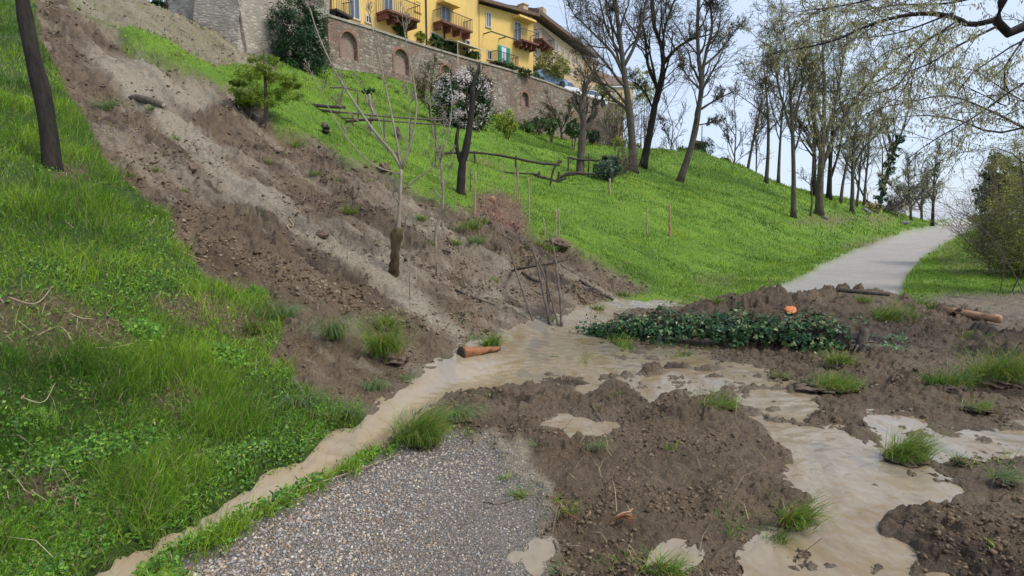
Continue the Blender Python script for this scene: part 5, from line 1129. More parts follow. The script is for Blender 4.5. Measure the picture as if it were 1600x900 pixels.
# right-hand thicket
M['tw'] = M['oldwood']
bush(1610, 365, 66, 98, 15.5, OL, 'large olive brown thicket filling the right edge beside the road', 'thicket', n=42000, size=.07, clumps=420, twiggy=10, tpl='slim', csz=.2, hollow=.2, dep=1.6)
bush(1640, 300, 60, 120, 12.5, OL, 'tall olive brush at the far right frame edge', 'thicket', n=18000, size=.05, clumps=200, twiggy=6, tpl='slim', csz=.2, hollow=.3)
bush(1562, 300, 26, 62, 20, DG + [(.05, .09, .04)], 'dark evergreen shrub jutting out of the right hand thicket', 'evergreen_shrub', n=9000, size=.08, clumps=90, cat='shrub', csz=.2, hollow=.3)
bush(1590, 262, 42, 40, 19, [(.30, .29, .09), (.22, .22, .07), (.36, .32, .12)], 'pale yellow green leafing crown above the right hand thicket', 'leafing_tree', n=9000, size=.055, clumps=170, cat='tree', tpl='slim', csz=.16, twiggy=6, hollow=.3)
bush(1545, 375, 14, 28, 24, OL + DG, 'small dark brush at the far end of the right hand thicket', 'thicket', n=2500, size=.07, clumps=50)

# low growth in the garden below the wall
for (px, py, rx, ry, Y, co, lab) in ((538, 128, 16, 8, 34, MG, 'low weeds under the sloping footing of the wall'), (588, 140, 16, 7, 37, OL + MG, 'olive weeds under the second arch of the wall'), (612, 160, 12, 9, 35, [(.20, .16, .06), (.16, .18, .05)], 'brownish shrub below the second arch'),
    (650, 158, 14, 10, 39, OL, 'olive brush left of the bare reddish fruit tree'), (700, 205, 12, 7, 28, MG, 'small green shrub at the foot of the dead trunk bush'), (842, 192, 12, 8, 46, DG + MG, 'dark low shrub between the green bushes at the wall'), (925, 212, 12, 9, 48, DG, 'dark shrub right of the bush at the foot of the wall'),
    (965, 222, 14, 8, 50, OL + YG, 'yellowish shrub at the end of the wall'), (990, 232, 12, 8, 50, OL, 'olive shrub behind the feet of the tall bare trees'), (1030, 238, 14, 6, 52, MG + OL, 'low brush on the skyline right of the tall bare trees'), (350, 126, 14, 7, 26, OL, 'brownish weeds on the lip of the scarp'), (330, 60, 12, 9, 29, DG, 'dark ivy shrub on the medieval wall foot'), (300, 92, 18, 8, 27.5, OL + MG, 'olive brush on the scarp above the green strip'), (250, 12, 10, 12, 29, DG, 'dark green shrub at the top of the scarp'), (385, 158, 16, 9, 17, YG + MG, 'yellow green undergrowth left of the conifer foot')):
    bush(px, py, rx, ry, Y, co, lab, 'shrub', n=1100, size=.09, clumps=36, twiggy=5, csz=.3)

# ------------------------------------------------------------------ fences, stakes, sticks
def poles(name, label, cat, parts, Y, mat='oldwood', group=None, anchor=None):
    """parts: (part name, pixel path, width px [, width at end]) ; a thing made of round poles"""
    a = anchor or parts[0][1][0]; g = ground_at(*a); yy = g.y
    r = thing(name, g, label, cat, group)
    for pr in parts:
        P = px_path(pr[1], yy)
        if pr[0] in ('post', 'shaft', 'trunk', 'bole'): P[0][2] = min(gh(P[0][0], P[0][1], False), P[0][2] + .5) - .12
        S = spline(P, max(4, len(P) * 3)); w1 = pr[3] if len(pr) > 3 else pr[2]
        q = MB(); rr = np.linspace(px_r(pr[2], yy), px_r(w1, yy), len(S)) * (1 + .08 * rng.normal(size=len(S))); q.tube(S + rng.normal(size=S.shape) * rr[:, None] * .12, rr, 8); q.build(pr[0], M[pr[4] if len(pr) > 4 else mat], r, smooth=True)
    return r
poles('rustic_fence', 'rustic dark pole fence with a sagging rail left of the gnarled tree', 'fence',
      [('post', [(742, 262), (741, 236)], 3), ('post', [(806, 275), (806, 243)], 3), ('post', [(858, 280), (870, 256), (875, 250)], 3.2), ('post', [(728, 258), (727, 238)], 3), ('rail', [(688, 240), (735, 238), (800, 246), (850, 256), (874, 257)], 3.6), ('rail', [(700, 262), (750, 264), (800, 270), (842, 272)], 2.6), ('rail', [(868, 258), (878, 252)], 3)], 22.5, 'darkwood', anchor=(806, 276))
poles('rustic_fence', 'rustic dark pole fence between the gnarled tree and the grey green ivy bush', 'fence',
      [('post', [(888, 280), (888, 247)], 2.6), ('post', [(919, 277), (920, 240)], 2.4), ('post', [(927, 277), (927, 262)], 2), ('post', [(943, 275), (943, 250)], 2.2), ('rail', [(886, 246), (905, 249), (940, 251), (966, 253)], 3), ('rail', [(893, 270), (935, 271), (960, 268)], 3)], 24, 'darkwood', anchor=(919, 277))
poles('collapsed_fence', 'collapsed heap of dark poles lying in the grass between both rustic fences', 'fence',
      [('fallen_pole', [(830, 271), (845, 276), (872, 284)], 4), ('fallen_pole', [(855, 280), (868, 283), (885, 278)], 4), ('fallen_pole', [(868, 283), (885, 272), (910, 270)], 4), ('post', [(843, 278), (842, 268)], 4), ('post', [(873, 284), (873, 268)], 4), ('fallen_pole', [(876, 276), (900, 272), (930, 272)], 3.4)], 22.8, 'darkwood', anchor=(868, 284))
poles('rustic_fence', 'old low wooden fence with two rails stepping across the garden above the landslide', 'fence',
      [('post', [(x, y), (x + d, y - h)], 2.6) for x, y, d, h in ((472, 186, -2, 22), (492, 190, 0, 20), (510, 193, 4, 24), (530, 192, 1, 22), (552, 196, 0, 20), (578, 196, 2, 20), (600, 197, 0, 18), (640, 196, 0, 20), (680, 200, 0, 18))] +
      [('rail', [(466, 166), (500, 172), (540, 176), (600, 182), (690, 188)], 2.8), ('rail', [(466, 178), (510, 182), (560, 186), (620, 190), (700, 196)], 2.4)], 24, 'oldwood', anchor=(552, 197))
poles('handrail_frame', 'thin wooden frame standing right of the red brick pier', 'fence',
      [('post', [(529, 166), (536, 138)], 2.4), ('post', [(559, 162), (559, 142)], 2.4), ('rail', [(515, 137), (535, 137), (560, 142)], 2.2), ('rail', [(517, 150), (530, 164)], 2)], 28, 'oldwood', anchor=(529, 168))
poles('timber_steps', 'dark timber edged steps below the red brick pier', 'steps', [('timber', [(463, 155), (480, 162), (505, 166), (540, 168)], 5), ('timber', [(470, 168), (500, 172), (530, 176)], 4), ('timber', [(540, 190), (560, 188), (590, 186)], 4)], 25.5, 'darkwood', anchor=(500, 172))
poles('cut_stump', 'short dark stump in the grass under the old low wooden fence', 'stump', [('bole', [(510, 208), (509, 200), (508, 197)], 13, 12, 'darkbark'), ('cut_face', [(508, 197), (508, 196.4)], 11, 11, 'oldwood')], 0)
poles('cut_stump', 'pale cut stump in the grass behind the long branches of the sapling', 'stump', [('bole', [(622, 216), (621, 208), (621, 203)], 11, 9, 'bark'), ('cut_face', [(621, 203), (621, 202.4)], 8, 8, 'oldwood')], 0)
poles('pruned_tree', 'short pruned tree with pale crossed stems and a dark tuft on top', 'tree', [('trunk', [(576, 203), (580, 190), (584, 180), (579, 165), (577, 147)], 5, 4, 'palebark'), ('stem', [(572, 203), (582, 186), (588, 180)], 3.4, 2.6, 'palebark'), ('stem', [(580, 170), (573, 158), (572, 148)], 3, 2.4, 'palebark')], 26, anchor=(576, 204))
_pt = [o for o in bpy.data.objects if o.name.startswith('pruned_tree')][-1]; cloud(_pt, 'foliage', at(577, 143, 26), (.26, .26, .14), 260, .07, DG, 'round', 10)
poles('terrace_pole', 'thin upright pole on the skyline beside the cypress', 'pole', [('shaft', [(1097, 234), (1097, 196)], 1.6)], 51, 'oldwood', anchor=(1097, 236))
q = thing('garden_hut', at(1094, 240, 51), 'tiny brown wooden hut on the skyline left of the cypress', 'hut')
p0 = np.array(at(1094, 240, 51)); mb = MB(); mb.box(p0, (1, 0, 0), (0, 1, 0), (0, 0, 1), (-.45, 0, -.3), (.45, .9, .85)); mb.build('wall', M['oldwood'], q)
mb = MB(); mb.prism([p0 + np.array([-.6, -.15, .85]), p0 + np.array([.6, -.15, .85]), p0 + np.array([.6, -.15, .92]), p0 + np.array([-.6, -.15, 1.15])], [p0 + np.array([-.6, 1.05, .85]), p0 + np.array([.6, 1.05, .85]), p0 + np.array([.6, 1.05, .92]), p0 + np.array([-.6, 1.05, 1.15])]); mb.build('roof', M['roof'], q)

def stake(px, py, top, w, label, Y=0, dx=0, mat='cane', name='wooden_stake', group='stakes and canes on the hillside'):
    g = ground_at(px, py); yy = g.y; P = [np.array(g) - UP * .15, np.array(at(px + dx * .5, (py + top) / 2, yy)), np.array(at(px + dx, top, yy))]; S = spline(P, 9); q = MB(); r0 = px_r(w, yy)
    q.tube(S + rng.normal(size=S.shape) * r0 * .25, r0 * np.linspace(1.1, .8, 9) * (1 + .12 * rng.normal(size=9)), 7)
    o = q.build(name, M[mat], None, smooth=True); tag(o, label, 'stake', group); return o
stake(1046, 369, 318, 3.6, 'right one of the two knotty stakes alone on the open lawn', mat='tanwood'); stake(1011, 369, 327, 2.6, 'left one of the two thin stakes alone on the open lawn')
stake(953, 303, 279, 3.4, 'short stake below the grey green ivy bush', dx=-1); stake(742, 338, 268, 3, 'tall tan cane at the left of the red earth patch', dx=1)
stake(827, 345, 277, 2, 'thin cane beside the right edge of the red earth patch', dx=-1); stake(852, 368, 340, 2.2, 'short leaning cane left of the pair at the broken grass edge', dx=-3)
stake(868, 372, 328, 2.4, 'left cane of the pair at the broken grass edge', dx=1); stake(874, 372, 326, 2.6, 'right cane of the pair at the broken grass edge', dx=-1)
stake(804, 312, 262, 1.8, 'left one of the thin canes above the red earth patch', dx=1); stake(811, 314, 268, 2, 'right one of the thin canes above the red earth patch', dx=-2)
stake(735, 300, 262, 1.8, 'dark thin cane right behind the dead trunk', mat='oldwood'); stake(785, 280, 254, 1.8, 'thin cane under the sagging fence rail', mat='cane'); stake(726, 305, 250, 2.2, 'cane leaning against the dead trunk', dx=3, mat='tanwood')
stake(888, 335, 328, 1.4, 'tiny peg in the lawn right of the cane pair'); stake(640, 468, 425, 1.3, 'thin dry stem in the mud right of the mossy stump', mat='oldwood'); stake(582, 398, 388, 1.2, 'tiny dry stem in the mud left of the mossy stump', mat='oldwood')
def stick(path, Y, w0, w1, label, mat='oldwood', name='broken_branch', cat='branch', group='broken branches in the mud', ground=True, lift=.03, n=8):
    """a branch whose points lie on the ground (ground) or pass through depth Y"""
    P = []
    for p in path:
        if len(p) > 2 and p[2] is not None: P.append(np.array(at(p[0], p[1], p[2])))
        else: g = ground_at(p[0], p[1]); P.append(np.array(g) + UP * lift)
    S = spline(P, max(6, 4 * len(P))); yy = P[0][1]; rr = np.linspace(px_r(w0, yy), px_r(w1, yy), len(S)); q = MB(); c = np.array(S[len(S) // 2]); q.tube(S - c + rng.normal(size=S.shape) * rr[:, None] * .18, rr * (1 + .1 * rng.normal(size=len(S))), n)
    o = q.build(name, M[mat], None, smooth=True); o.location = c; tag(o, label, cat, group); return o
# the upright tangle in the stream
Yt = ground_at(872, 512).y
for path, w, lab, mt in (([(862, 512), (852, 470), (842, 425), (832, 386)], 5.5, 'left leaning pole of the tangle standing in the stream', 'oldwood'), ([(874, 512), (862, 470), (850, 430), (838, 402)], 4, 'second pole crossing the leaning one in the stream', 'oldwood'),
    ([(877, 513), (876, 470), (871, 430), (866, 395), (862, 372)], 5, 'tall upright pole of the tangle standing in the stream', 'oldwood'), ([(836, 512), (822, 470), (808, 430), (795, 385), (780, 352)], 3.4, 'long thin pole left of the tangle', 'oldwood'), ([(858, 508), (856, 460), (852, 415)], 5.5, 'thick dark stem between the leaning poles', 'darkwood')):
    stick([(p[0], p[1], Yt + (512 - p[1]) * .004) for p in path], 0, w, w * .6, lab, mt, 'driftwood_pole', 'pole', 'poles standing in the mud flow')
stick([(800, 425), (840, 415, Yt + .55), (870, 410, Yt + .5), (896, 402, Yt + .6)], 0, 4, 2, 'branch lying crosswise over the pole tangle', 'darkwood')
stick([(815, 428), (835, 440), (850, 432)], 0, 5, 3, 'short dark branch tucked behind the pole tangle', 'darkwood')
stick([(905, 440), (930, 455), (958, 471)], 0, 4, 3, 'dark branch slanting down to the far edge of the stream', 'darkwood'); stick([(712, 456), (745, 470), (774, 480)], 0, 3.5, 2, 'thin dark branch lying on the mud below the thin sapling', 'darkwood')
stick([(770, 362), (800, 378), (830, 394)], 0, 2.4, 1.6, 'straight thin branch right of the grassy hump', 'darkwood'); stick([(680, 390), (683, 420), (684, 456)], 0, 3.2, 2, 'weathered pole sliding down under the thin sapling', 'oldwood')
stick([(690, 350), (700, 375), (712, 392)], 0, 3.2, 2, 'short branch leaning beside the thin sapling', 'oldwood'); stick([(686, 392), (702, 396), (716, 400)], 0, 4, 2, 'dark root lying across the foot of the thin sapling', 'darkwood')
stick([(550, 265), (562, 273), (572, 281)], 0, 3, 2, 'short straight branch high on the slide', 'darkwood'); stick([(472, 252), (490, 256), (508, 262)], 0, 4, 3, 'short grey log high on the slide above the green tufts', 'oldwood')
stick([(452, 345), (457, 352), (452, 360), (458, 366)], 0, 2.5, 1.6, 'crooked pale root on the left half of the slide', 'cane'); stick([(476, 314), (492, 316), (508, 319)], 0, 4, 2, 'dark root piece near the pale streak', 'darkwood')
stick([(285, 398), (300, 404), (322, 412)], 0, 2.2, 1.6, 'pale bare stem at the left edge of the slide', 'cane'); stick([(924, 638), (932, 650), (942, 664)], 0, 3, 2, 'small curved twig by the middle puddle', 'oldwood')
stick([(902, 594), (922, 596), (948, 597)], 0, 2.4, 1.6, 'thin twig along the upper rim of the round puddle', 'oldwood'); stick([(866, 676), (900, 700), (925, 722)], 0, 1.2, .8, 'hair thin root on the big mud heap', 'redwood')
stick([(870, 792), (880, 805), (905, 820)], 0, 2, 1.2, 'thin reddish root beside the small grass blades', 'redwood'); stick([(935, 828), (960, 845), (982, 860)], 0, 2.4, 1.4, 'curved root below the splintered wood', 'oldwood')
stick([(470, 770), (540, 748), (625, 716)], 0, 2, 1.2, 'long straight cane along the left edge of the gravel', 'cane'); stick([(755, 792), (778, 796), (800, 790)], 0, 2.4, 1.6, 'dark root on the sandy strip', 'darkwood')
for (x, y, d) in ((15, 480, 70), (60, 540, 60), (110, 505, 40), (150, 560, 60), (38, 640, 50)):
    stick([(x, y), (x + d * .5, y + random.uniform(-14, 14)), (x + d, y + random.uniform(-24, 24))], 0, 2.2, 1.2, {15: 'dry stalk at the very left of the leaf litter', 60: 'dry stalk below the leaf litter patch on the bank', 110: 'short dry stalk in the middle of the leaf litter', 150: 'dry stalk right of the leaf litter by the grass', 38: 'dry stalk lowest on the left bank'}[x], 'cane', 'dry_stalk', 'stalk', 'dry stalks on the left bank', lift=.08)
# dark log sticking out of the upper slide
lg = thing('buried_log', ground_at(232, 160), 'dark log half buried in the upper slide with a pale broken end', 'log')
P = [np.array(ground_at(203, 150)) - UP * .06, np.array(ground_at(232, 160)) + UP * .04, np.array(ground_at(256, 172)) + UP * .10]; S = spline(P, 9); yy = P[1][1]; q = MB(); q.tube(S, px_r(12, yy) * np.array([.6, .9, 1, 1.05, 1, 1, .95, .9, .8]), 10); q.build('bole', M['bark'], lg, smooth=True)
d = unit(S[-1] - S[-2]); q = MB(); q.tube([S[-1] - d * .01, S[-1] + d * .05], [px_r(9, yy), px_r(6, yy)], 9); q.build('broken_end', M['palebark'], lg)
# reddish log with a dark end in the stream
def log3(name, label, cat, a, b, wa, wb, matb, ends, lift=.05, bend=0, group=None):
    A = np.array(ground_at(*a)) + UP * lift; B = np.array(ground_at(*b)) + UP * lift; r = thing(name, (A + B) / 2 - UP * lift, label, cat, group)
    n = 14; u = np.linspace(0, 1, n)[:, None]; S = A + (B - A) * u + UP * bend * np.sin(u * math.pi); ra = np.linspace(px_r(wa, A[1]), px_r(wb, B[1]), n) * (1 + .05 * rng.normal(size=n)); q = MB(); q.tube(S, ra, 14); o = q.build('bole', M[matb], r, smooth=True)
    me = o.data; co = np.array([v.co[:] for v in me.vertices]); co += rng.normal(size=co.shape) * ra.mean() * .07; me.vertices.foreach_set('co', co.astype(np.float32).ravel())
    d = unit(B - A)
    if ends: q = MB(); q.tube([A - d * .012, A - d * .002], [ra[0] * .92, ra[0] * 1.02], 14); q.build('cut_end', M[ends], r)
    return r, S, ra
log3('split_log', 'reddish peeled log with a dark rotten end lying in the stream', 'log', (721, 564), (782, 556), 20, 5, 'redwood', 'rootclod', .09)
r_, S, ra = log3('peeled_log', 'bare tan log lying on the dark soil at the right', 'log', (1478, 493), (1562, 508), 9, 13, 'tanwood', 'tanwood', .09)
q = MB(); q.tube([S[2] - UP * .02, S[3] + UP * .05 + np.array([0, -.06, .0])], [.05, .03], 8); q.build('knot', M['rootclod'], r_, smooth=True)
log3('dark_plank', 'dark weathered plank resting on the far mud heap at the edge of the road', 'plank', (1308, 466), (1388, 474), 7, 5, 'darkwood', 'oldwood', .14)
o = stones('orange_tile_piece', np.array([0.]), np.array([0.]), np.array([0.]), np.array([.11]), np.array([[0.7, .24, .08]]), M['orange'], sub=3, flat=.22); o.location = Vector(ground_at(1235, 491)) + Vector((0, 0, .06)); tag(o, 'bright orange clay fragment on the far mud heap', 'fragment')
o = stones('brick_fragment', np.array([0.]), np.array([0.]), np.array([0.]), np.array([.16]), np.array([[.6, .4, .3]]), M['tanwood'], sub=2, flat=.4); o.location = Vector(ground_at(768, 319)) + Vector((0, 0, .08)); tag(o, 'pinkish broken tile on the red earth patch', 'fragment')
# splintered wood in the heap
sp = thing('splintered_root', ground_at(972, 818), 'splintered orange brown root sticking out of the big mud heap', 'root')
b = np.array(ground_at(962, 815)) + UP * .02
for k in range(9): e = b + np.array([.10 + .05 * random.random(), random.uniform(-.09, .06), random.uniform(.0, .05)]) * .75; q = MB(); q.tube(spline([b, (b + e) / 2 + rnd() * .01, e], 5), np.linspace(.008, .003, 5), 6); q.build('splinter', M['redwood' if k % 2 else 'tanwood'], sp)
# limestone boulder shapes along the road
for px, py, sz, lab in ((1413, 350, .5, 'grey boulder beside the road near its crest'), (1352, 330, .45, 'grey stone in the grass below the ivy clad trunk'), (1356, 333, .3, 'small grey stone right of the one below the ivy clad trunk'), (1288, 342, .25, 'small stone at the foot of the thickest trunk')):
    o = stones('boulder', np.array([0.]), np.array([0.]), np.array([0.]), np.array([sz]), np.array([[.3, .3, .3]]), simple('grey_rock', (.10, .10, .095), (.24, .235, .22), 5, .9, .7, .03) if 'rk' not in M else M['rk'], sub=3, flat=.55); M['rk'] = o.data.materials[0]; o.location = ground_at(px, py); tag(o, lab, 'boulder', 'boulders by the road')

# ------------------------------------------------------------------ clods and sods
def clod_mesh(name, p, r3, mat, parent=None, seed=0, rough=.22):
    T, F = ico(4); n3 = lambda s, q: fbm(T[:, 0] * s + T[:, 2] * 1.7 + seed * 3.1, T[:, 1] * s - T[:, 2] * 1.3 + seed * 7.7, seed + q, 4)
    k = 1 + rough * n3(1.6, 1) + rough * .6 * n3(5, 2) + rough * .25 * n3(13, 3); V = T * k[:, None] * np.array(r3); V[:, 2] = np.maximum(V[:, 2], -r3[2] * .35) + r3[2] * .2
    o = mesh_np(name, V, F, M[mat], parent)
    if parent is None: o.location = p
    else: o.location = Vector(p) - parent.matrix_basis.translation
    return o
def clod(px, py, w, h, label, mat='mudclod', group='earth clods carried down by the slide'):
    g = ground_at(px, py)
    if g.y > 9: mat = 'mudclod'; w *= .8; rx = px_r(w, g.y); rz = max(rx * .5, px_r(h, g.y) * 1.3); o = clod_mesh('earth_clod', g + Vector((0, 0, rz * (.05 if g.y < 9 else .2))), (rx, rx * .8, rz), mat, seed=int(px + py), rough=.42); tag(o, label, 'clod', group); return o
for a in ((571, 640, 70, 62, 'large dark root ball clod at the foot of the slide beside the ditch', 'rootclod'), (693, 632, 46, 44, 'dark root ball clod leaning behind the largest sod', 'rootclod'), (592, 690, 46, 40, 'dark clod between the ditch and the gravel', 'rootclod'), (735, 648, 36, 22, 'crumbly clod right of the root ball behind the largest sod'),
    (685, 522, 38, 14, 'flat dark clod in the mud left of the stream bend', 'rootclod'), (590, 520, 50, 34, 'reddish clod left of the bright sod', 'rootclod'), (915, 562, 28, 10, 'left clod of the pair in the stream'), (963, 558, 30, 16, 'right clod of the pair in the stream'), (1050, 590, 46, 26, 'round clod standing in the cream puddle'),
    (1088, 590, 20, 10, 'small clod right of the round clod'), (1287, 798, 30, 16, 'reddish brown clod by the lower grass clump', 'rootclod'), (1240, 886, 46, 28, 'dark clod in the pool at the bottom edge'), (1378, 886, 46, 16, 'long flat clod in the pool near the bottom edge'), (1312, 838, 12, 7, 'tiny clod in the middle of the lower pool'),
    (1265, 760, 24, 8, 'flat clod at the left shore of the pool'), (1302, 850, 30, 9, 'narrow clod lying in the lower pool'), (1440, 880, 34, 18, 'clod breaking off the right mud bank'), (1272, 742, 10, 5, 'smallest clod near the top of the pool'), (503, 372, 22, 12, 'dark sod lump below the pale streak', 'rootclod'), (440, 412, 30, 18, 'dark root lump on the left half of the slide', 'rootclod'),
    (300, 270, 26, 14, 'dark hollow clod near the upper left of the slide', 'rootclod'), (252, 308, 30, 14, 'dark clod at the grass edge left of the slide', 'rootclod'), (352, 402, 30, 14, 'dark lump near the lower left edge of the slide', 'rootclod'), (600, 426, 16, 8, 'dark lump at the foot of the mossy stump', 'rootclod'), (600, 268, 22, 14, 'dark sod edge under the lawn rim', 'rootclod'),
    (906, 470, 24, 12, 'dark clod above the stream right of the poles', 'rootclod'), (850, 665, 24, 18, 'lumpy clod between the two middle puddles'), (905, 668, 22, 16, 'lumpy clod in front of the right middle puddle'), (1040, 655, 34, 20, 'brown clod on the crest of the big heap', 'rootclod'), (1185, 690, 50, 30, 'dark crumbly clod on the right flank of the heap', 'rootclod'), (180, 876, 44, 22, 'grey silted clod lying in the ditch at the lower left'), (1340, 560, 26, 18, 'dark clod beside the uprooted stump', 'rootclod'), (870, 388, 46, 16, 'dark sod hump under the cane pair at the broken grass edge', 'rootclod')):
    clod(*a)

def sod(px, py, w, h, label, style='fresh', lean=(.5, -.2), n=420, clodh=.5, name='grass_sod', group='grass sods torn off by the landslide', yel=.08, seat=None):
    """a torn-off turf: soil body and a head of blades"""
    g = ground_at(px, py); rx = px_r(w, g.y); r = thing(name, g, label, 'grass sod', group)
    hz = rx * clodh * .6 * (g.y < 8.6)
    if clodh > 0 and g.y < 8.6: clod_mesh('soil', g - Vector((0, 0, hz * .1)), (rx * .62, rx * .45, max(hz, .02)), 'mudclod', r, seed=int(px * 3 + py), rough=.5)
    L_ = px_r(h, g.y) * (2.5 if style == 'pale' else 2.2)
    a = rng.uniform(0, 2 * math.pi, n); q = rng.random(n) ** .6; kc = 7; ca = rng.uniform(0, 2 * math.pi, kc); cq = rng.random(kc) ** .5; kk = rng.integers(0, kc, n)
    lump = .55 if n > 60 else 0; ux = np.cos(a) * q * (1 - lump) + lump * (np.cos(ca) * cq)[kk]; uy = np.sin(a) * q * (1 - lump) + lump * (np.sin(ca) * cq)[kk]
    ux = ux + .12 * rng.normal(size=n); uy = uy + .12 * rng.normal(size=n); q = np.clip(np.hypot(ux, uy), 0, 1); x = g.x + ux * rx * .95; y = g.y + uy * rx * .62
    z = np.where(q < .9, g.z + hz * np.sqrt(np.maximum(0, 1 - q ** 2)) * .8, surface(x, y, False)[0] + .01)
    z = np.maximum(z, surface(x, y, False)[0])
    W = np.maximum(.0035, g.y * .0007) * rng.uniform(.7, 1.5, n)
    if style == 'fresh': cols = [(.06, .15, .02), (.11, .24, .025), (.17, .32, .03), (.25, .40, .05), (.20, .20, .07)]
    elif style == 'pale': cols = [(.16, .26, .10), (.22, .32, .14), (.12, .22, .07)]
    else: cols = [(.05, .14, .02), (.09, .20, .025), (.13, .26, .03)]
    c = tints(n, cols, .25); k = rng.random(n) < yel + .08; c[k] = np.array([.45, .36, .08]) * rng.uniform(.7, 1.1, (k.sum(), 1))
    out = np.stack([np.cos(a), np.sin(a), np.zeros(n)], 1) * q[:, None] * 1.1 + np.array([lean[0], lean[1], 0])
    blades('blades', np.stack([x, y, z - .01], 1), L_ * rng.uniform(.35, 1.35, n) * (.6 + .8 * rng.random(kc)[kk]), W, np.clip(rng.normal(.97 if style == 'pale' else .8, .2, n), .1, .985), c, M['blade'], r, seg=4, leandir=out)
    return r
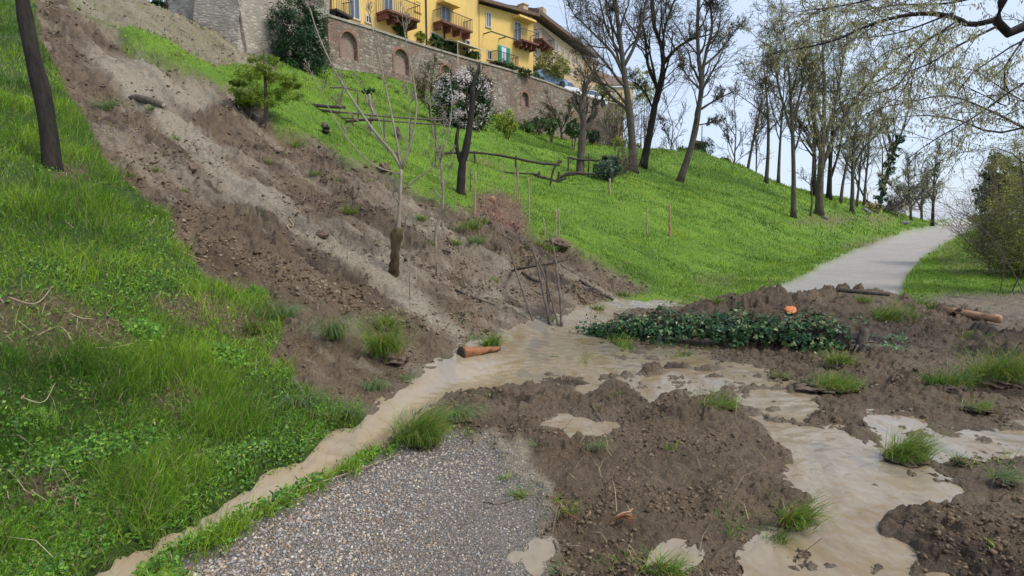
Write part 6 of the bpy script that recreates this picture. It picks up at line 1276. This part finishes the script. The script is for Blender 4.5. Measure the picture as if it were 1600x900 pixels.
SODS = [(612, 560, 82, 44, 'biggest bright green sod on the lower left part of the slide', 'fresh', (.2, -.6), 1100, .6), (600, 515, 50, 26, 'sod just above the biggest one on the lower slide', 'fresh', (.2, -.5), 420, .5), (765, 545, 38, 24, 'sod at the stream bend above the reddish log', 'fresh', (.7, -.4), 480, .6),
  (655, 690, 96, 62, 'large long haired sod between the ditch and the gravel', 'fresh', (.7, -.2), 1500, .35), (715, 655, 60, 34, 'pale matted grass right of the largest sod by the gravel', 'pale', (.6, -.7), 380, .1), (1122, 636, 66, 20, 'flattened green sod on the crest of the big mud heap', 'fresh', (.9, -.3), 520, .1),
  (1290, 603, 130, 22, 'long flattened sod spread along the mud right of the cream puddle', 'fresh', (.9, -.3), 900, .08), (1312, 572, 58, 22, 'rounded sod in front of the ivy log', 'fresh', (.1, -.4), 520, .35), (1220, 590, 46, 12, 'thin flat grass strip left of the long flattened sod', 'dark', (-.4, -.2), 220, .05),
  (1395, 500, 76, 26, 'loose sod behind the uprooted stump', 'fresh', (.5, -.5), 620, .15), (1560, 596, 110, 50, 'big spreading grass sod at the right edge', 'fresh', (.3, -.5), 1200, .3), (1480, 605, 84, 28, 'weedy sod left of the big spreading one', 'dark', (.2, -.4), 620, .2), (1530, 640, 60, 18, 'ragged grass fringe below the big spreading sod', 'fresh', (.4, -.6), 240, 0.05),
  (1415, 718, 96, 40, 'thick leaning sod at the top right of the pool', 'fresh', (.8, -.5), 1300, .2), (1500, 722, 34, 16, 'small dark sod at the right end of the leaning one', 'dark', (.3, -.3), 180, .1), (1240, 820, 60, 46, 'drooping sod on the left shore of the lower pool', 'fresh', (.6, -.8), 560, .3), (1215, 845, 60, 24, 'thin grass hanging into the pool below the drooping sod', 'dark', (.3, -.6), 160, 0),
  (1035, 895, 76, 34, 'sod of long blades at the bottom edge of the picture', 'fresh', (.5, -.5), 380, .1), (890, 800, 24, 26, 'few upright blades low on the big mud heap', 'fresh', (.2, -.3), 46, 0), (925, 700, 44, 22, 'small weed with round leaves on the left part of the heap', 'pale', (.3, -.3), 130, .05), (815, 775, 40, 20, 'small sod on the sandy strip by the heap', 'fresh', (-.6, -.4), 130, 0),
  (790, 748, 22, 12, 'tiny grass bit above the sandy strip', 'fresh', (-.5, -.3), 60, 0), (842, 700, 40, 14, 'pale grass remnants at the left edge of the heap', 'pale', (.3, -.2), 90, 0), (1570, 752, 56, 30, 'pale sod on the right mud bank', 'pale', (.4, -.4), 200, .1), (880, 895, 50, 18, 'yellowish blades at the bottom edge left of the long bladed sod', 'pale', (-.3, -.3), 80, .1),
  (520, 528, 44, 50, 'flattened pale grass combed down the slope', 'pale', (.25, -.9), 420, 0), (430, 495, 80, 40, 'pale combed grass at the left edge of the lower slide', 'pale', (.5, -.8), 520, 0), (400, 520, 50, 30, 'green combed grass left of the pale combed patch', 'fresh', (.4, -.8), 300, 0), (590, 606, 50, 24, 'pale grass wisps above the ditch root ball', 'pale', (.4, -.8), 240, 0), (545, 650, 40, 36, 'pale upright wisps left of the ditch root ball', 'pale', (.2, -.3), 220, 0), (470, 632, 70, 30, 'long combed grass above the ditch bank', 'pale', (.5, -.6), 420, 0), (510, 655, 50, 26, 'long combed grass nearest the ditch bank', 'fresh', (.5, -.6), 300, 0), (635, 592, 40, 12, 'grass scraps on the mud left of the stream', 'pale', (.6, -.4), 110, 0),
  (549, 334, 28, 14, 'green sod in the middle of the upper slide', 'fresh', (.3, -.5), 200, .3), (495, 274, 24, 8, 'left tuft of the row high on the slide', 'fresh', (.2, -.3), 130, .1), (526, 286, 24, 9, 'second tuft of the row high on the slide', 'fresh', (.2, -.3), 130, .1), (579, 286, 20, 8, 'third tuft of the row high on the slide', 'fresh', (.2, -.3), 110, .1), (602, 296, 18, 9, 'last tuft of the row below the lawn rim', 'fresh', (.2, -.3), 110, .1),
  (659, 344, 20, 10, 'bright tuft left of the thin sapling', 'fresh', (.1, -.3), 130, .1), (414, 257, 22, 9, 'tuft near the top of the pale streak', 'fresh', (.2, -.3), 110, .1), (464, 230, 30, 9, 'yellowish tuft under the yellow green conifer', 'fresh', (.2, -.3), 150, .1), (672, 384, 18, 9, 'tuft at the lower left of the thin sapling', 'dark', (.2, -.3), 100, .1), (714, 382, 22, 10, 'tuft right of the thin sapling foot', 'fresh', (.2, -.3), 130, .1),
  (735, 362, 50, 20, 'grassy hump below the red earth patch', 'fresh', (.2, -.4), 420, .5), (758, 350, 26, 14, 'small tuft at the right of the grassy hump', 'fresh', (.2, -.4), 180, .2), (745, 380, 40, 14, 'greyish weed hump under the grassy hump', 'pale', (.3, -.4), 300, .2), (774, 441, 18, 9, 'single tuft between the thin pole and the fallen branch', 'fresh', (.2, -.3), 110, .1), (855, 392, 46, 12, 'turf flap under the cane pair', 'fresh', (.4, -.5), 330, .1), (820, 391, 20, 9, 'tuft left of the turf flap', 'fresh', (.2, -.3), 110, .1),
  (244, 268, 26, 8, 'yellowish tuft on the upper left slide', 'fresh', (.2, -.3), 130, .1), (168, 172, 34, 14, 'pale weed at the upper left of the slide', 'pale', (.2, -.3), 220, .1), (238, 172, 26, 8, 'greyish weed beside the half buried log', 'pale', (.2, -.3), 120, .1), (277, 219, 18, 7, 'greyish weed below the half buried log', 'pale', (.2, -.3), 90, .1), (290, 300, 20, 8, 'yellow green weed near the left edge of the slide', 'fresh', (.2, -.3), 90, .1), (205, 275, 26, 8, 'weed tuft at the grass edge near the slide', 'fresh', (.2, -.3), 120, .1),
  (932, 486, 24, 14, 'sod at the far shore of the stream', 'fresh', (.3, -.4), 220, .2), (975, 463, 34, 10, 'grass tongue at the top shore of the far stream', 'fresh', (.3, -.4), 240, .1), (1066, 478, 22, 9, 'tiny sod at the right end of the far stream', 'fresh', (.3, -.4), 130, .1), (1118, 472, 46, 10, 'grass along the near end of the far heap', 'fresh', (.3, -.4), 260, .1), (1062, 560, 50, 12, 'flat weeds in front of the ivy log', 'fresh', (.5, -.4), 220, .05), (895, 520, 14, 10, 'leafy sprig at the foot of the poles', 'fresh', (0, 0), 60, 0), (1048, 700, 18, 14, 'little green sprig in the middle of the heap', 'fresh', (.3, .2), 40, 0), (1140, 835, 26, 46, 'few long bent blades at the lower right foot of the big mud heap', 'dark', (.6, -.9), 24, 0), (1350, 470, 40, 10, 'bright grass behind the dark plank', 'fresh', (.2, .2), 240, .05), (1440, 480, 60, 18, 'coarse grass between the plank and the tan log', 'dark', (.2, -.2), 320, .05), (1530, 530, 90, 16, 'thin grass below the tan log', 'dark', (.2, -.4), 300, 0)]
for s_ in SODS: sod(*s_)
# weeds with rounder leaves on the left bank
for k, (px, py, w, h, co, lab) in enumerate(((225, 520, 60, 40, MG, 'tall bright herb clump above the leaf litter'), (400, 460, 40, 26, MG, 'bright herb at the corner of the slide edge'), (350, 560, 80, 40, MG, 'dense bright herbs in the middle of the bank'), (60, 660, 70, 40, MG, 'fern like herb low on the left bank'), (330, 640, 70, 30, MG, 'leafy herbs above the ditch'), (20, 560, 50, 34, DG + MG, 'dark bramble at the left frame edge'))):
    g = ground_at(px, py); r = thing('herb_clump', g, lab, 'herbs', 'herb clumps on the left bank'); rx = px_r(w, g.y); rz = px_r(h, g.y); n = 700
    a = rng.uniform(0, 6.283, n); q = rng.random(n) ** .6; x = g.x + np.cos(a) * q * rx; y = g.y + np.sin(a) * q * rx * .7; z, _, _ = surface(x, y, False); C = np.stack([x, y, z + rng.random(n) * rz * (1 - q * .6)], 1)
    leaves('leaves', C, rng.uniform(.012, .03, n) * (1 + .05 * g.y), tints(n, [(.10, .24, .025), (.15, .32, .03), (.20, .36, .04), (.07, .18, .02)] if k < 5 else [(.05, .13, .02), (.08, .18, .03)], .25), M['leaf'], r, 'slim' if k % 2 else 'round', up=(.1, -.5, .8), spread=.6)
    m2 = 160; blades('stems', C[:m2] * [1, 1, 0] + np.stack([0 * z[:m2], 0 * z[:m2], z[:m2]], 1), rz * rng.uniform(.8, 1.6, m2), np.full(m2, .004), rng.uniform(.1, .5, m2), tints(m2, [(.16, .30, .04), (.26, .38, .06)], .2), M['blade'], r)

# ------------------------------------------------------------------ fallen ivy-clad trunk and its root plate
A = np.array(ground_at(925, 530)); B = np.array(ground_at(1325, 550)); iv = thing('ivy_covered_log', (A + B) / 2, 'fallen trunk completely covered in dark glossy ivy across the muddy water', 'log')
S = spline([A + UP * .12, A * .7 + B * .3 + UP * .17, A * .35 + B * .65 + UP * .2, B + UP * .16], 16); q = MB(); q.tube(S, np.linspace(.05, .15, 16), 10); q.build('trunk', M['darkbark'], iv, smooth=True)
n = 5200; u = rng.random(n) ** .9; i = np.minimum((u * 15).astype(int), 14); c = S[i] + (S[i + 1] - S[i]) * (u * 15 - i)[:, None]; a = rng.uniform(-.6, math.pi + .6, n); R0 = (.10 + .17 * ss(u, .0, .25)) * (.9 + .55 * fbm(u * 11, a * 1.2, 91, 4)) * (1 - .3 * ss(u, .9, 1)) * (1 + .35 * (rng.random(n) < .12))
dirv = (B - A) / np.linalg.norm(B - A); side = np.cross(dirv, UP); rad_ = rng.random(n) ** .35 * R0
off = np.cos(a)[:, None] * side + np.sin(a)[:, None] * UP; C = c + off * rad_[:, None]; zg, _, _ = surface(C[:, 0], C[:, 1], False); C[:, 2] = np.maximum(C[:, 2], zg + .02)
leaves('ivy_leaves', C - np.array(iv.matrix_basis.translation), rng.uniform(.022, .066, n), tints(n, [(.02, .065, .02), (.035, .10, .03), (.055, .14, .04), (.03, .075, .035), (.11, .20, .06), (.20, .24, .09)], .35), M['ivy'], None, 'ivy', up=off + UP * .3, spread=.55).parent = iv
q = MB()
for k in range(60): uu = random.random(); c0 = S[int(uu * 14)]; e = c0 + np.array([random.uniform(-.25, .25), random.uniform(-.2, .1), random.uniform(.0, .34)]); q.tube(spline([c0, (c0 + e) / 2 + rnd() * .05, e], 6), np.linspace(.006, .003, 6), 4)
q.build('ivy_stems', M['oldwood'], iv)
n = 120; C = np.vstack([np.array(at(915 + random.gauss(0, 9), 520 + random.gauss(0, 10), A[1])) for _ in range(n)]); zg, _, _ = surface(C[:, 0], C[:, 1], False); C[:, 2] = np.maximum(C[:, 2], zg + .02)
leaves('ivy_sprig', C - np.array(iv.matrix_basis.translation), rng.uniform(.03, .055, n), tints(n, [(.03, .09, .03), (.05, .13, .04)], .3), M['ivy'], None, 'ivy', up=(0, -.5, .7), spread=.6).parent = iv
rp_ = thing('uprooted_stump', ground_at(1342, 552), 'small brown uprooted stump at the right end of the ivy log', 'stump'); g = np.array(rp_.location)
q = MB(); q.tube(spline([g - UP * .05, g + UP * .14 + np.array([.02, 0, 0]), g + UP * .30 + np.array([.07, .03, 0])], 8), np.array([.10, .085, .07, .065, .06, .06, .055, .05]), 9); q.build('bole', M['bark'], rp_, smooth=True)
for k in range(8):
    an = k * .8; e = g + np.array([math.cos(an) * .22, math.sin(an) * .16, random.uniform(.0, .2)]); q = MB(); q.tube(spline([g + UP * .12, (g + e) / 2 + UP * .08, e], 6), np.linspace(.02, .006, 6), 5); q.build('root', M['oldwood'], rp_, smooth=True)
# scattered ivy sprigs around the stump
for (px, py, lab) in ((1330, 500, 'ivy sprig hanging above the uprooted stump'), (1390, 545, 'ivy sprig on the soil right of the uprooted stump'), (1400, 530, 'pale round leaf sprig right of the uprooted stump')):
    g = ground_at(px, py); n = 60; C = np.array(g) + rng.normal(size=(n, 3)) * np.array([.13, .1, .02]) + UP * .03; o = leaves('ivy_leaves', C - np.array(g), rng.uniform(.02, .05, n), tints(n, [(.05, .13, .04), (.12, .24, .07)], .3), M['ivy'], None, 'ivy', up=(0, -.3, .9), spread=.4); o.location = g; tag(o, lab, 'sprig', 'ivy sprigs on the mud')
